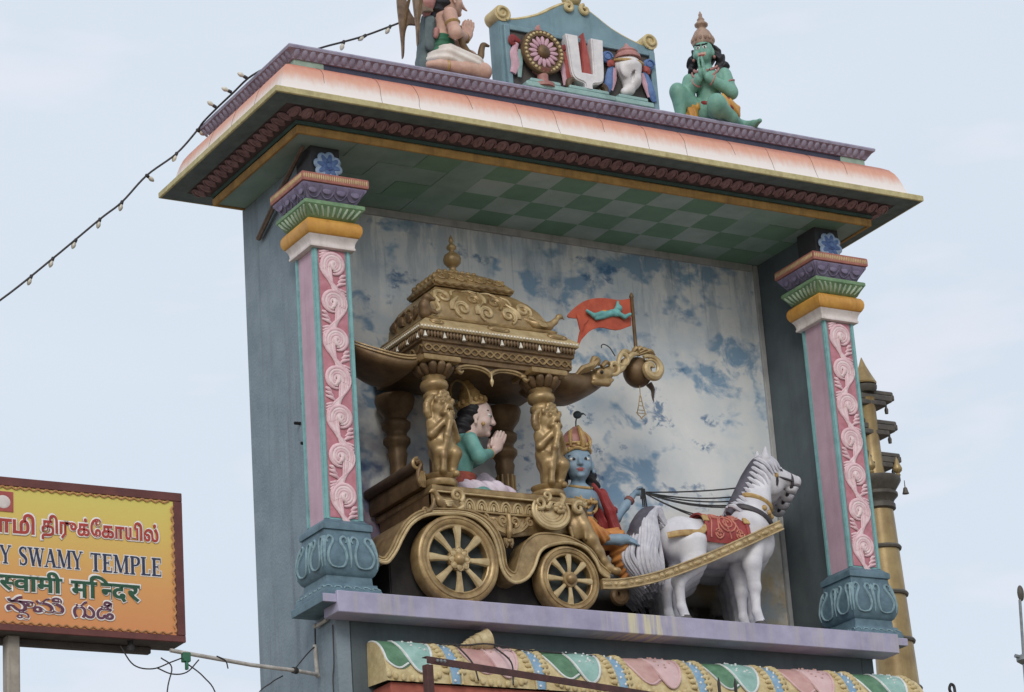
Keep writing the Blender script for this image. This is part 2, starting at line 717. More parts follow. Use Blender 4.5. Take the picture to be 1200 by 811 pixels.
ramp_mat('eave_paint', [(0, S(234, 224, 220)), (.30, S(234, 220, 212)), (.58, S(228, 158, 128)), (1, S(204, 98, 70))], 3.37, 3.72, nscale=(9, 9, .6))

# pale lime runs down the ledge in one place
lm = MATS['lavender'].node_tree
bs = lm.nodes['Principled BSDF']
src = bs.inputs['Base Color'].links[0].from_socket
gq = lm.nodes.new('ShaderNodeNewGeometry')
sx = lm.nodes.new('ShaderNodeSeparateXYZ')
lm.links.new(gq.outputs['Position'], sx.inputs['Vector'])
mq = lm.nodes.new('ShaderNodeMapping')
mq.inputs['Scale'].default_value = (9, 1, .6)
lm.links.new(gq.outputs['Position'], mq.inputs['Vector'])
nq = lm.nodes.new('ShaderNodeTexNoise')
nq.inputs['Scale'].default_value = 2.5
nq.inputs['Detail'].default_value = 5
lm.links.new(mq.outputs['Vector'], nq.inputs['Vector'])
def _mr(sock, a, b2):
    q = lm.nodes.new('ShaderNodeMapRange')
    q.inputs['From Min'].default_value, q.inputs['From Max'].default_value = a, b2
    lm.links.new(sock, q.inputs['Value'])
    return q.outputs['Result']
def _mu(a, b2):
    q = lm.nodes.new('ShaderNodeMath')
    q.operation = 'MULTIPLY'
    lm.links.new(a, q.inputs[0])
    lm.links.new(b2, q.inputs[1])
    return q.outputs[0]
mk_ = _mu(_mu(_mr(sx.outputs['X'], 2.35, 2.6), _mr(sx.outputs['X'], 3.15, 2.9)), _mr(nq.outputs['Fac'], .44, .58))
mxq = lm.nodes.new('ShaderNodeMix')
mxq.data_type = 'RGBA'
mxq.inputs['B'].default_value = (*S(206, 196, 160), 1)
lm.links.new(mk_, mxq.inputs['Factor'])
lm.links.new(src, mxq.inputs['A'])
lm.links.new(mxq.outputs['Result'], bs.inputs['Base Color'])

# ------------------------------------------------------------------ ground
gv = [(-600, -600, -7.9), (600, -600, -7.9), (600, 900, -7.9), (-600, 900, -7.9)]
g = obj('ground', (np.array(gv, float), [(0, 1, 2, 3)]), 'ground_dust')
g['kind'] = 'structure'

# ------------------------------------------------------------------ the gateway
A_ = 0.33                      # pillar side
XR = 5.33                      # right pillar's right side
FLOOR = -0.612
gate = empty('temple_gateway', (2.665, .8, -7.9))
tag(gate, 'painted temple gateway with two carved pillars, deep cornice and sky-blue painted niche', 'gateway')
GO = np.array((2.665, .8, -7.9))


def gpart(name, shape, m, parent=None, **k):
    v, f = shape
    return obj(name, (np.asarray(v) - GO, f), m, parent or gate, **k)


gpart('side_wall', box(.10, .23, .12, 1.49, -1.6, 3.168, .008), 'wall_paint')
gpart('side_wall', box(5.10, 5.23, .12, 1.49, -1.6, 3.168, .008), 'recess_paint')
# mural on the back wall of the niche
mm = bpy.data.materials.new('mural')
mm.use_nodes = True
MATS['mural'] = mm
n, l = mm.node_tree.nodes, mm.node_tree.links
b = n['Principled BSDF']
b.inputs['Roughness'].default_value = .75
geo = n.new('ShaderNodeNewGeometry')
sep = n.new('ShaderNodeSeparateXYZ')
l.new(geo.outputs['Position'], sep.inputs['Vector'])


def nz(scale, detail, vec=None, rough=.6, dist=0.0):
    q = n.new('ShaderNodeTexNoise')
    q.inputs['Scale'].default_value = scale
    q.inputs['Detail'].default_value = detail
    q.inputs['Roughness'].default_value = rough
    q.inputs['Distortion'].default_value = dist
    l.new(vec or geo.outputs['Position'], q.inputs['Vector'])
    return q.outputs['Fac']


def rng(v, a, c, lo=0.0, hi=1.0):
    q = n.new('ShaderNodeMapRange')
    q.inputs['From Min'].default_value = a
    q.inputs['From Max'].default_value = c
    q.inputs['To Min'].default_value = lo
    q.inputs['To Max'].default_value = hi
    l.new(v, q.inputs['Value'])
    return q.outputs['Result']


def mul(a, c, op='MULTIPLY'):
    q = n.new('ShaderNodeMath')
    q.operation = op
    for i, x in enumerate((a, c)):
        if isinstance(x, (int, float)):
            q.inputs[i].default_value = x
        else:
            l.new(x, q.inputs[i])
    return q.outputs[0]


def lay(base, col, fac):
    q = n.new('ShaderNodeMix')
    q.data_type = 'RGBA'
    if isinstance(base, tuple):
        q.inputs['A'].default_value = (*base, 1)
    else:
        l.new(base, q.inputs['A'])
    q.inputs['B'].default_value = (*col, 1)
    l.new(fac, q.inputs['Factor'])
    return q.outputs['Result']


def mapped(sc, loc=(0, 0, 0)):
    q = n.new('ShaderNodeMapping')
    q.inputs['Scale'].default_value = sc
    q.inputs['Location'].default_value = loc
    l.new(geo.outputs['Position'], q.inputs['Vector'])
    return q.outputs['Vector']


c = lay(S(236, 238, 234), S(212, 220, 224), rng(nz(1.3, 5), .35, .65))
# broad pale-blue washes
c = lay(c, S(140, 186, 222), mul(rng(nz(1.0, 6, mapped((1, 1, 1.5), (3.1, 0, 1.7))), .5, .66), .45))
# dabs of deep blue: broken edges inside wider patches
dab = mul(rng(nz(1.45, 4, mapped((1, 1, 1.4), (1.25, 0, .4))), .52, .585), rng(nz(4.2, 6, None, .6, .5), .40, .52))
c = lay(c, S(92, 152, 198), mul(dab, .8))
dab2 = mul(rng(nz(2.2, 4, mapped((1, 1, 1.7), (7.3, 0, 5.1))), .58, .65), rng(nz(9, 7, None, .65, .5), .46, .54))
c = lay(c, S(52, 112, 170), mul(dab2, .8))
# runs of blue paint and damp from the top
run = mul(rng(nz(2.2, 6, mapped((2.4, 1, .5)), .65), .5, .6), rng(sep.outputs['Z'], 2.0, 2.9))
c = lay(c, S(132, 158, 180), mul(run, .5))
run2 = mul(rng(nz(3, 6, mapped((6.5, 1, .25), (2, 0, 0)), .65), .55, .66), rng(sep.outputs['Z'], 2.2, 3.0))
c = lay(c, S(92, 104, 112), mul(run2, .3))
# warm earth tone low on the right, pink and violet low on the left
low = mul(rng(sep.outputs['Z'], .8, .15), rng(sep.outputs['X'], 2.2, 2.9))
c = lay(c, S(190, 166, 120), mul(low, rng(nz(2, 4), .34, .6)))
lf = mul(rng(sep.outputs['X'], 2.2, .9), mul(rng(sep.outputs['Z'], 1.5, .9), rng(sep.outputs['Z'], -.2, .3)))
c = lay(c, S(150, 112, 148), mul(lf, rng(nz(1.6, 4, mapped((1, 1, 1), (5, 0, 0))), .42, .58)))
c = lay(c, S(84, 104, 150), mul(lf, rng(nz(2.1, 4, mapped((1, 1, 1), (9, 0, 3))), .48, .6)))
dk = mul(rng(sep.outputs['Z'], -.02, -.16), mul(rng(sep.outputs['X'], 2.3, 2.5), rng(sep.outputs['X'], 4.75, 4.5)))  # dark brown wall paint, with the shade beneath the horses painted into it
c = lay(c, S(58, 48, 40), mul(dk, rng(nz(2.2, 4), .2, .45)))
# grime
c = lay(c, S(120, 120, 116), mul(rng(nz(3.3, 9, None, .75), .58, .85), .35))
l.new(c, b.inputs['Base Color'])
bp = n.new('ShaderNodeBump')
bp.inputs['Strength'].default_value = .25
bp.inputs['Distance'].default_value = .01
l.new(nz(30, 5), bp.inputs['Height'])
l.new(bp.outputs['Normal'], b.inputs['Normal'])
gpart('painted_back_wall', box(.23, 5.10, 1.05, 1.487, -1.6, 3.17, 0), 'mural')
gpart('corner_strip', box(5.055, 5.1, 1.018, 1.05, FLOOR, 3.16, .004), 'strip_grey')
gpart('top_strip', box(.235, 5.04, 1.02, 1.05, 3.10, 3.163, .004), 'strip_grey')
# below the floor
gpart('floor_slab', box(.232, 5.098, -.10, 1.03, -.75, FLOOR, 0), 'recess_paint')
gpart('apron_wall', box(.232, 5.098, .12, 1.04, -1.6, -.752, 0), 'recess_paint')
gpart('ledge', box(.005, 5.335, -.124, .118, -.768, -.6, .006), 'lavender')
gpart('pier', box(.08, 1.5, .15, 1.45, -7.9, -1.6, .02), 'wall_paint')
gpart('pier', box(3.83, 5.25, .15, 1.45, -7.9, -1.6, .02), 'wall_paint')
gpart('lintel', box(1.5, 3.83, .16, 1.44, -2.6, -1.605, .02), 'wall_paint')
for x, y, z in ((.1, .42, 1.08), (.1, .56, .96), (.1, .46, .76), (.1, .40, -.06)):
    gpart('peg', T(lathe([(.014, 0), (.014, .05), (.01, .055)], 8, 'x'), (x, y, z), RZ(PI)), 'dark_hole')

# ---- cornice, built layer on layer; x0..x1, y0..y1 is the wall line
CX0, CX1, CY0, CY1 = 0.0, XR, 0.0, 1.27
gpart('mustard_band', mould(CX0, CX1, CY0, CY1, [(.155, 3.175), (.158, 3.153), (.18, 3.15), (.186, 3.156), (.188, 3.21), (.178, 3.222), (.172, 3.23)], False), 'mustard')
gpart('green_fillet', mould(CX0, CX1, CY0, CY1, [(.16, 3.224), (.19, 3.226), (.2, 3.25), (.19, 3.262)], False), 'moss_green')
gpart('petal_bed', mould(CX0, CX1, CY0, CY1, [(.18, 3.258), (.205, 3.26), (.36, 3.322), (.36, 3.34)], False), 'petal_ground')
gpart('drip_slab', mould(CX0, CX1, CY0, CY1, [(.345, 3.35), (.35, 3.312), (.516, 3.3105), (.5, 3.35)], False), 'soffit_grey')
gpart('drip_edge', mould(CX0, CX1, CY0, CY1, [(.512, 3.32), (.514, 3.3085), (.525, 3.3085), (.531, 3.314), (.531, 3.358), (.524, 3.365), (.3, 3.366)], False), 'drip_yellow')
EV = [(.478, 3.364), (.462, 3.375), (.442, 3.405), (.424, 3.45), (.408, 3.51), (.390, 3.565), (.368, 3.615), (.335, 3.66), (.285, 3.694), (.225, 3.718), (.15, 3.736)]
gpart('curved_eave', mould(CX0, CX1, CY0, CY1, EV), 'eave_paint', sharp=50)
gpart('navy_band', mould(CX0, CX1, CY0, CY1, [(.185, 3.725), (.185, 3.81)], False), 'navy')
for x0, x1 in ((-.19, .08), (5.25, 5.52)):
    gpart('corner_block', box(x0, x1, -.19, .1, 3.722, 3.802, .004), 'mint')
gpart('parapet_cap', mould(CX0, CX1, CY0, CY1 - .03, [(.17, 3.792), (.203, 3.795), (.208, 3.805), (.246, 3.855), (.262, 3.862), (.268, 3.88), (.262, 3.893), (.2, 3.899)]), 'lavender_dark')
# gadroons along the parapet
gs = ell((0, 0, 0), (.027, .009, .044), 8, 6)
G = []
for i in range(80):
    G.append(T(gs, (-.18 + i * .0715, -.230, 3.832), RX(math.radians(36))))
for i in range(24):
    G.append(T(gs, (-.230, -.17 + i * .0715, 3.832), RZ(-PI / 2) @ RX(math.radians(36))))
    G.append(T(gs, (XR + .230, -.17 + i * .0715, 3.832), RZ(PI / 2) @ RX(math.radians(36))))
gpart('gadroon_row', join(*G), 'lavender_dark', kind='stuff')
# thin joints and cracks in the curved eave
J = []
rj = random.Random(3)
for i in range(13):
    x = .0 + i * .43 + rj.uniform(-.06, .06)
    k0, k1 = (1, rj.randint(6, 9)) if i % 3 else (4, 9)
    pts = spline([(x + .006 * math.sin(k * 1.3 + i) + rj.uniform(-.004, .004), -EV[k][0] - .0005, EV[k][1]) for k in range(k0, k1 + 1)], 2)
    J.append(tube(pts, .0016, 5))
for i in range(3):
    J.append(tube([(-EV[k][0] - .0005, .1 + i * .45, EV[k][1]) for k in range(1, 8)], .0015, 5))
gpart('joint_lines', join(*J), 'petal_ground', kind='stuff')


# lotus petals under the drip slab: a rounded leaf with a raised rim, hanging tip down
def petal_shape(w=.051, hgt=.085, th=.012):
    out = []
    for i in range(17):
        a = PI * i / 16
        out.append((w * math.cos(a) * (1 if math.sin(a) < .6 else 1.0), hgt * (math.sin(a) ** .8) - hgt * .35))
    rim = tube([(x, -th * .55, z) for x, z in out], .0075, 6)
    dome = ell((0, 0, -.004), (w * .86, th, hgt * .74), 12, 8)
    core = tube([(0, -th * .9, -.02), (0, -th * 1.25, .005), (0, -th * .8, .028)], [.006, .011, .004], 6)
    return join(dome, rim, core)


PS = petal_shape()
sl = math.atan2(.155, .062)          # tilt of the bed
p0 = None
step = (XR + .5) / 52
for i in range(53):
    loc = np.array((-.25 + i * step, -.282, 3.286)) - GO
    if p0 is None:
        p0 = obj('lotus_petal', T(PS, (0, 0, 0), RX(sl)), 'petal_pink', gate, sharp=60)
        p0.location = loc
    else:
        inst('lotus_petal', p0, gate, loc, (0, 0, 0), (1 + .06 * math.sin(i * 2.3), 1, 1 + .05 * math.sin(i * 1.7)))
for i in range(16):
    inst('lotus_petal', p0, gate, np.array((-.282, -.16 + i * .112, 3.286)) - GO, (0, 0, -PI / 2))
    inst('lotus_petal', p0, gate, np.array((XR + .282, -.16 + i * .112, 3.286)) - GO, (0, 0, PI / 2))

# ---- soffit with chequered tiles
sof = gpart('ceiling', box(-.16, XR + .16, -.165, 1.44, 3.164, 3.21, 0), 'ceiling_green')
tl = obj('ceiling_tile', box(-.1625, .1625, -.1505, .1505, -.004, 0, 0), ['tile_green'], sof)
tl.location = np.array((.0, 0, 0))
first = True
rt = random.Random(5)
for i in range(16):
    for j in range(4):
        x, y = .22 + i * .326, -.02 + j * .302
        if not 4 <= i <= 13 and (i + j) % 2 == 0:
            continue
        if first:
            o = tl
            first = False
        else:
            o = bpy.data.objects.new('ceiling_tile', tl.data)
            link(o, sof)
        o.location = np.array((x, y, 3.1635)) - GO
        o.material_slots[0].link = 'OBJECT'
        p = (i + j) % 2
        if 5 <= i <= 12:
            o.material_slots[0].material = M('tile_green' if p else 'tile_grey')
        else:
            o.material_slots[0].material = M(('tile_green' if rt.random() < .6 else 'ceiling_green') if p else 'ceiling_green')

# ------------------------------------------------------------------ pillars
pil = empty('pillar', np.array((0.165, .165, -.626)) - GO, parent=gate)
PO = np.array((.165, .165, -.626))


def ppart(name, shape, m, parent=None, **k):
    v, f = shape
    return obj(name, (np.asarray(v) - PO, f), m, parent or pil, **k)


ppart('plinth', mould(0, A_, 0, A_, [(.10, -.694), (.111, -.69), (.1115, -.632), (.105, -.6265)]), ['lavender', 'teal_base'], fmat=[0, 1, 1, 1] * 3 + [1, 0])
BASE = [(.088, -.6262), (.090, -.60), (.082, -.575), (.062, -.553), (.058, -.525), (.034, -.518), (.030, -.46), (.048, -.445), (.068, -.405), (.077, -.36), (.076, -.31), (.064, -.245), (.046, -.18), (.036, -.13), (.034, -.092)]
ppart('pot_base', mould(0, A_, 0, A_, BASE), 'teal_base', sharp=50)
ppart('base_slab', mould(0, A_, 0, A_, [(.03, -.094), (.048, -.09), (.05, -.05), (.043, -.036), (.03, -.030), (.006, -.004), (.004, 0)]), 'teal_base')


def bext(z):
    zs = [q[1] for q in BASE]
    es = [q[0] for q in BASE]
    return float(np.interp(z, zs, es))


def face_pt(u, z, f, off=0.0):
    e = bext(z) + off
    if f == 0:
        return (A_ / 2 + u * (1 + e / A_ * 1.6), -e, z)
    return (-e, A_ / 2 - u * (1 + e / A_ * 1.6), z)


for f in (0, 1):
    L = []
    for sgn in (-1, 1):
        for u0 in (-.085, .085):
            pts = [(u0 + sgn * .012, -.16), (u0 + sgn * .045, -.175), (u0 + sgn * .055, -.22), (u0 + sgn * .03, -.245), (u0 + sgn * .022, -.215)] if False else \
                [(u0, -.405), (u0 + sgn * .04, -.39), (u0 + sgn * .058, -.33), (u0 + sgn * .05, -.26), (u0 + sgn * .028, -.2), (u0 + sgn * .03, -.165), (u0 + sgn * .052, -.15), (u0 + sgn * .07, -.175), (u0 + sgn * .06, -.205)]
            q = spline([face_pt(u, z, f, .004) for u, z in pts], 4)
            L.append(tube(q, [.006, .01, .012, .012, .011, .013, .010, .006], 6))
    for u0 in (-.165, 0, .165):
        q = spline([face_pt(u0, z, f, .003) for z in (-.40, -.33, -.25, -.19, -.15)], 4)
        L.append(tube(q, [.004, .010, .014, .018, .008], 6, .7))
    for k in range(6):
        u0 = -.15 + k * .06
        q = [face_pt(u0 + .022 * math.cos(a), -.565 + .016 * math.sin(a), f, .004) for a in np.linspace(-.5, PI + .5, 8)]
        L.append(tube(q, .006, 5))
    ppart('leaf_relief', join(*L), 'teal_line')
for sx, sy in ((A_ + .115, -.1), (A_ + .12, -.02)):
    pass
ppart('shaft', box(.012, A_ - .012, .012, A_ - .012, -.01, 2.268, 0), 'pink_flat')
for i, (x, y) in enumerate(((.018, .018), (A_ - .018, .018), (.018, A_ - .018), (A_ - .018, A_ - .018))):
    w = .02
    ppart('corner_bead', box(x - w, x + w, y - w, y + w, -.002, 2.264, .008, 2), 'teal_bead')
ppart('panel_ground', box(.045, A_ - .045, .004, .02, .02, 2.25, 0), 'rose_ground')
ppart('panel_ground', box(.0405, A_ - .0405, .0095, .02, .005, 2.262, 0), 'teal_bead')


def scroll_shape(sg, seed):
    """one running scroll of the pillar carving: wavy stem, coiled leaf, ribs and buds; .322 high, .23 wide"""
    A, B, Cw = [], [], []
    P = .322
    for k in range(6):                      # stem lines swinging from this side to the other
        o = k * .019
        pts = [(-sg * ((.112 - o) * math.cos(PI * t)), -.002, .03 - P * t - .012 * k * math.sin(PI * t)) for t in np.linspace(-.02, 1.02, 13)]
        (B if k in (1, 2, 4) else A).append(tube(pts, [.010, .0115, .0125, .0115, .010], 6, .8))
    c = (sg * .008, .035)
    for k, (ro, ri, w) in enumerate(((.104, .080, .015), (.082, .054, .014), (.060, .034, .013), (.038, .014, .011))):
        a0 = 205 if sg > 0 else -25
        pts = spiral(c, ro, ri, a0, a0 - sg * 300, -.004, 20)
        (A if k in (0, 2) else B).append(tube(pts, [w * .8, w * 1.25, w * 1.25, w * 1.1, w * .6], 6, .75))
    Cw.append(tube(spline([(c[0] + sg * .012, -.002, c[1] + .03), (c[0] - sg * .014, -.006, c[1] + .006), (c[0] - sg * .004, -.006, c[1] - .03), (c[0] + sg * .03, -.002, c[1] - .06)], 5), [.008, .021, .019, .006], 7, .8))
    for k in range(3):                      # small leaves filling the bays
        A.append(tube(spline([(sg * .112, 0, -.045 - k * .034), (sg * (.085 - .012 * k), -.004, -.055 - k * .036), (sg * (.058 - .016 * k), 0, -.078 - k * .036)], 4), [.008, .016, .006], 6, .7))
        A.append(tube(spline([(-sg * .112, 0, .085 + k * .026), (-sg * (.088 - .01 * k), -.003, .098 + k * .024), (-sg * (.066 - .02 * k), 0, .125 + k * .014)], 4), [.008, .014, .006], 6, .7))
    V, F = join(join(*A), join(*B), join(*Cw))
    na = sum(len(q[1]) for q in A)
    V = V.copy()
    V[:, 0] = np.clip(V[:, 0], -.1165, .1165)
    return (V, F), [0] * na + [1] * (len(F) - na)


scr = {}
for i in range(7):
    sg = 1 if i % 2 == 0 else -1
    z = 2.09 - i * .322
    if sg not in scr:
        shp, fm = scroll_shape(sg, i)
        o = obj('carved_scroll', shp, ['rose_scroll', 'rose_white'], pil, sharp=60, fmat=fm)
        scr[sg] = o
        o.location = np.array((A_ / 2, .0, z)) - PO
    else:
        inst('carved_scroll', scr[sg], pil, np.array((A_ / 2, .0, z)) - PO)
# capital
ppart('capital_necking', mould(0, A_, 0, A_, [(.018, 2.256), (.034, 2.26), (.036, 2.275), (.030, 2.285), (.033, 2.31), (.042, 2.335), (.056, 2.356)]), 'cap_white', sharp=50)
ppart('capital_roll', mould(0, A_, 0, A_, [(.054, 2.354), (.068, 2.37), (.080, 2.395), (.084, 2.425), (.080, 2.455), (.064, 2.482), (.04, 2.495), (.03, 2.505)]), 'cap_orange', sharp=60)
ppart('capital_slab', mould(0, A_, 0, A_, [(.03, 2.498), (.045, 2.505), (.070, 2.55), (.098, 2.592), (.104, 2.597), (.105, 2.622), (.098, 2.63), (.05, 2.634)]), 'cap_green')
R_ = []
for k in range(9):
    u = -.16 + k * .04
    for f in (0, 1):
        a = (A_ / 2 + u * 1.05, -.05, 2.518)
        c2 = (A_ / 2 + u * 1.45, -.097, 2.585)
        if f:
            a, c2 = (a[1], A_ - a[0], a[2]), (c2[1], A_ - c2[0], c2[2])
        R_.append(tube([a, tuple((np.array(a) + c2) / 2 + np.array((0, -.004, -.002) if not f else (-.004, 0, -.002))), c2], [.006, .012, .009], 6))
ppart('reeding', join(*R_), 'reed_pale')
PURP = [(.03, 2.632), (.05, 2.64), (.064, 2.67), (.092, 2.715), (.118, 2.752), (.12, 2.768), (.1, 2.772)]
ppart('capital_flare', mould(0, A_, 0, A_, PURP), 'cap_purple', sharp=60)


def pe(z):
    return float(np.interp(z, [q[1] for q in PURP], [q[0] for q in PURP]))


for f in (0, 1):
    for u0 in (-.165, -.055, .055, .165):
        q = []
        for a in np.linspace(-.35, PI + .35, 13):
            u, z = u0 * .92 + .056 * math.cos(a), 2.752 - .088 * math.sin(a)
            e = pe(z) + .003
            s = u * (1 + 1.9 * e)
            q.append((A_ / 2 + s, -e, z) if f == 0 else (-e, A_ / 2 - s, z))
        ctr = (A_ / 2 + u0 * 1.15, -pe(2.72) - .001, 2.722) if f == 0 else (-pe(2.72) - .001, A_ / 2 - u0 * 1.15, 2.722)
        ppart('lotus_petal', join(tube(q, .006, 6), ell(ctr, (.04, .009, .034) if f == 0 else (.009, .04, .034), 10, 7)), 'cap_purple')
ppart('abacus', mould(0, A_, 0, A_, [(.115, 2.772), (.13, 2.776), (.134, 2.785), (.134, 2.842), (.128, 2.852), (.1, 2.855)]), 'cap_red')
R_ = []
for k in range(30):
    u = -.115 + k * .0193
    R_.append(ell((u - .0, -.134, 2.815), (.0065, .005, .022), 6, 5))
    R_.append(ell((-.134, u, 2.815), (.0065, .005, .022), 6, 5))
R_ = [T(q, (0, 0, 0)) for q in R_]
ppart('abacus_dentils', join(*R_), 'ochre', kind='stuff')
ppart('block', box(.035, A_ - .035, .03, A_ - .03, 2.85, 3.163, .004), 'block_dark')
# blue flower on the block
FL, FP = [], []
fc = (A_ / 2 + .01, .012, 2.985)
for k in range(8):
    a = 2 * PI * k / 8 + .2
    FP.append(T(ell((0, 0, 0), (.046, .014, .050), 12, 8), (fc[0] + .082 * math.sin(a), fc[1] - .006, fc[2] + .082 * math.cos(a)), RY(a)))
    FL.append(T(ell((0, 0, 0), (.026, .013, .050), 8, 6), (fc[0] + .060 * math.sin(a), fc[1] - .013, fc[2] + .060 * math.cos(a)), RY(a)))
FL.append(T(lathe([(.044, 0), (.044, .024), (.036, .034), (.026, .026), (.02, .034), (.004, .038)], 18, 'y'), fc))
sh = join(join(*FP), join(*FL))
nf = sum(len(q[1]) for q in FP)
ppart('flower', sh, ['flower_pale', 'flower_blue'], fmat=[0] * nf + [1] * (len(sh[1]) - nf))
rp = dup(pil, np.array((5.165, .165, -.626)) - GO)
rp.parent = gate
rp.name = 'pillar.001'

# ------------------------------------------------------------------ painted roll moulding under the ledge
KX0, KX1 = .36, 5.52
KR, KZ, KY = .36, -1.28, .12          # quarter round: centre line at (KY, KZ)


def kp(x, t, off=0.0):
    """t 0 at the wall (top) .. 1 at the lower lip; a fat quarter round"""
    a = math.radians(92 - 92 * t)
    if off > 0:
        x = min(max(x, KX0 + .012), KX1 - .012)
    return (x, KY - .02 - (.30 + off) * math.cos(a), KZ - .02 + (KR + off) * math.sin(a))


V, F = [], []
nt = 14
for i, x in enumerate(np.linspace(KX0, KX1, 60)):
    for k in range(nt + 1):
        V.append(kp(x, k / nt))
for i in range(59):
    for k in range(nt):
        a = i * (nt + 1) + k
        F.append((a, a + 1, a + nt + 2, a + nt + 1))
e0, e1 = len(V), len(V) + 1
V += [(KX0, KY, KZ), (KX1, KY, KZ)]
for k in range(nt):
    F.append((e0, k + 1, k))
    q = 59 * (nt + 1)
    F.append((e1, q + k, q + k + 1))
roll = gpart('roll_moulding', (np.array(V), F), 'ochre', sharp=50)
RO = GO
gpart('red_fascia', box(KX0 + .04, KX1 - .04, -.17, .119, -1.40, -1.302, .004), 'fascia_red')


def kpatch(name, xc, tc, rx, rt_, off, m, dome=.012, seg=22, rings=5, lean=0.0):
    V, F = [kp(xc, tc, off + dome)], []
    for r in range(1, rings + 1):
        q = r / rings
        for s in range(seg):
            a = 2 * PI * s / seg
            t = tc + rt_ * q * math.sin(a)
            x = xc + rx * q * math.cos(a) + lean * (t - .5)
            V.append(kp(x, min(max(t, 0), 1.0), off + dome * (1 - q ** 3)))
    for s in range(seg):
        F.append((0, 1 + s, 1 + (s + 1) % seg))
    for r in range(rings - 1):
        for s in range(seg):
            a, b_ = 1 + r * seg + s, 1 + r * seg + (s + 1) % seg
            F.append((a, a + seg, b_ + seg, b_))
    return gpart(name, (np.array(V), F), m, roll, sharp=70)


def kline(pts, off, rad):
    q = spline(pts, 5)
    return tube([kp(x, min(max(t, 0), 1), off) for x, t in q], rad, 6)


per = .76
for i in range(7):
    xc = .60 + i * per
    green = i % 2 == 0
    kpatch('medallion', xc - .12, .26, .185, .58, .004, 'medal_green' if green else 'medal_rose', .012)
    kpatch('medallion', xc + .06, .28, .145, .60, .012, 'medal_teal' if green else 'medal_pink', .014)
    rim = join(kline([(xc - .07, .02), (xc - .08, .35), (xc - .02, .74), (xc + .06, .87), (xc + .15, .72), (xc + .20, .35), (xc + .185, .02)], .016, .010),
               kline([(xc - .305, .02), (xc - .30, .4), (xc - .22, .72), (xc - .13, .82), (xc - .04, .74)], .006, .009))
    gpart('medallion_rim', rim, 'band_white' if green else 'medal_pink', roll)
    dots = []
    rd = random.Random(i)
    for k in range(12):
        t = rd.uniform(.05, .55)
        dots.append(ell(kp(xc + .055 + rd.uniform(-.08, .08), t, .026), (rd.uniform(.006, .016), .006, rd.uniform(.006, .012)), 7, 5))
    gpart('medallion_dots', join(*dots), 'band_white' if green else 'medal_rose', roll, kind='stuff')
    # gold pearl borders each side and round the foot
    pe_ = []
    for side in (-1, 1):
        for k in range(10):
            t = .02 + k * .09
            x = xc - .035 + side * (.295 + .02 * t)
            if KX0 + .03 < x < KX1 - .03:
                pe_.append(ell(kp(x, t, .012), (.036, .014, .022), 8, 6))
    for k in range(9):
        a = math.radians(200 + k * 17.5)
        pe_.append(ell(kp(xc - .03 + .25 * math.cos(a), .86 - .10 * math.sin(a), .012), (.022, .014, .028), 8, 6))
    gpart('pearl_border', join(*pe_), 'ochre', roll, kind='stuff')
    xb = xc + .355
    V, F = [], []
    for k in range(13):
        t = k / 12
        w = .038 + .012 * math.sin(PI * t)
        for s in range(4):
            V.append(kp(xb + w * (s / 1.5 - 1), t, .004 + (.010 if s in (1, 2) else 0)))
    for k in range(12):
        for s in range(3):
            a = k * 4 + s
            F.append((a, a + 4, a + 5, a + 1))
    if xb < KX1 - .05:
        gpart('blue_band', (np.array(V), F), 'band_blue', roll, sharp=70)
        gpart('band_dots', join(*[ell(kp(xb + .016 * (-1) ** k, .06 + k * .1, .016), (.012, .006, .012), 7, 5) for k in range(10)]), 'band_white', roll, kind='stuff')
        gpart('band_edging', join(*[kline([(xb + s * .05, 0), (xb + s * .062, .5), (xb + s * .05, 1)], .012, .008) for s in (-1, 1)]), 'ochre', roll)


# ------------------------------------------------------------------ the gilded chariot
mat('gold', S(186, 152, 94), S(142, 108, 60), rough=.38, scale=9, dirt=.55, dirtcol=S(84, 60, 34), spec=.5, bscale=90, metal=.3)
mat('gold_pale', S(210, 182, 126), S(176, 144, 90), rough=.45, scale=10, dirt=.42, dirtcol=S(120, 92, 56), spec=.45, metal=.2)
mat('gold_dark', S(132, 100, 60), S(98, 72, 44), rough=.5, scale=8, dirt=.35, dirtcol=S(60, 44, 30), spec=.4, metal=.25)
mat('bronze', S(104, 80, 56), S(80, 60, 44), rough=.55, scale=8, dirt=.35, dirtcol=S(44, 36, 30))
mat('wheel_dark', S(66, 76, 74), S(48, 54, 54), rough=.8)
mat('pearl_white', S(236, 230, 216), S(214, 204, 182), rough=.4)
mat('flag_red', S(214, 84, 50), S(190, 66, 40), rough=.75, scale=12, dirt=.2)
mat('turquoise', S(104, 190, 186), S(80, 160, 160), rough=.5, scale=20)
mat('under_black', S(52, 48, 44), S(40, 36, 34), rough=.85)
mat('dark_iron', S(58, 56, 56), S(40, 38, 38), rough=.6)

CO = np.array((1.7, .5, FLOOR))
car = empty('chariot', CO)
tag(car, 'gilded open chariot with carved domed canopy, spoked wheels and curling prow', 'chariot')


def cpart(name, shape, m, parent=None, **k):
    v, f = shape
    return obj(name, (np.asarray(v) - CO, f), m, parent or car, **k)


def ring(prof, seg=48, ax='y'):
    V, F = [], []
    n_ = len(prof)
    for r, z in prof:
        for k in range(seg):
            a = 2 * PI * k / seg
            V.append((r * math.cos(a), r * math.sin(a), z))
    for i in range(n_):
        for k in range(seg):
            a, b_ = i * seg + k, i * seg + (k + 1) % seg
            c_, d_ = ((i + 1) % n_) * seg + (k + 1) % seg, ((i + 1) % n_) * seg + k
            F.append((a, b_, c_, d_))
    V = np.array(V, float)
    if ax == 'y':
        V = V @ np.array(Matrix.Rotation(PI / 2, 3, 'X')).T
    return V, F


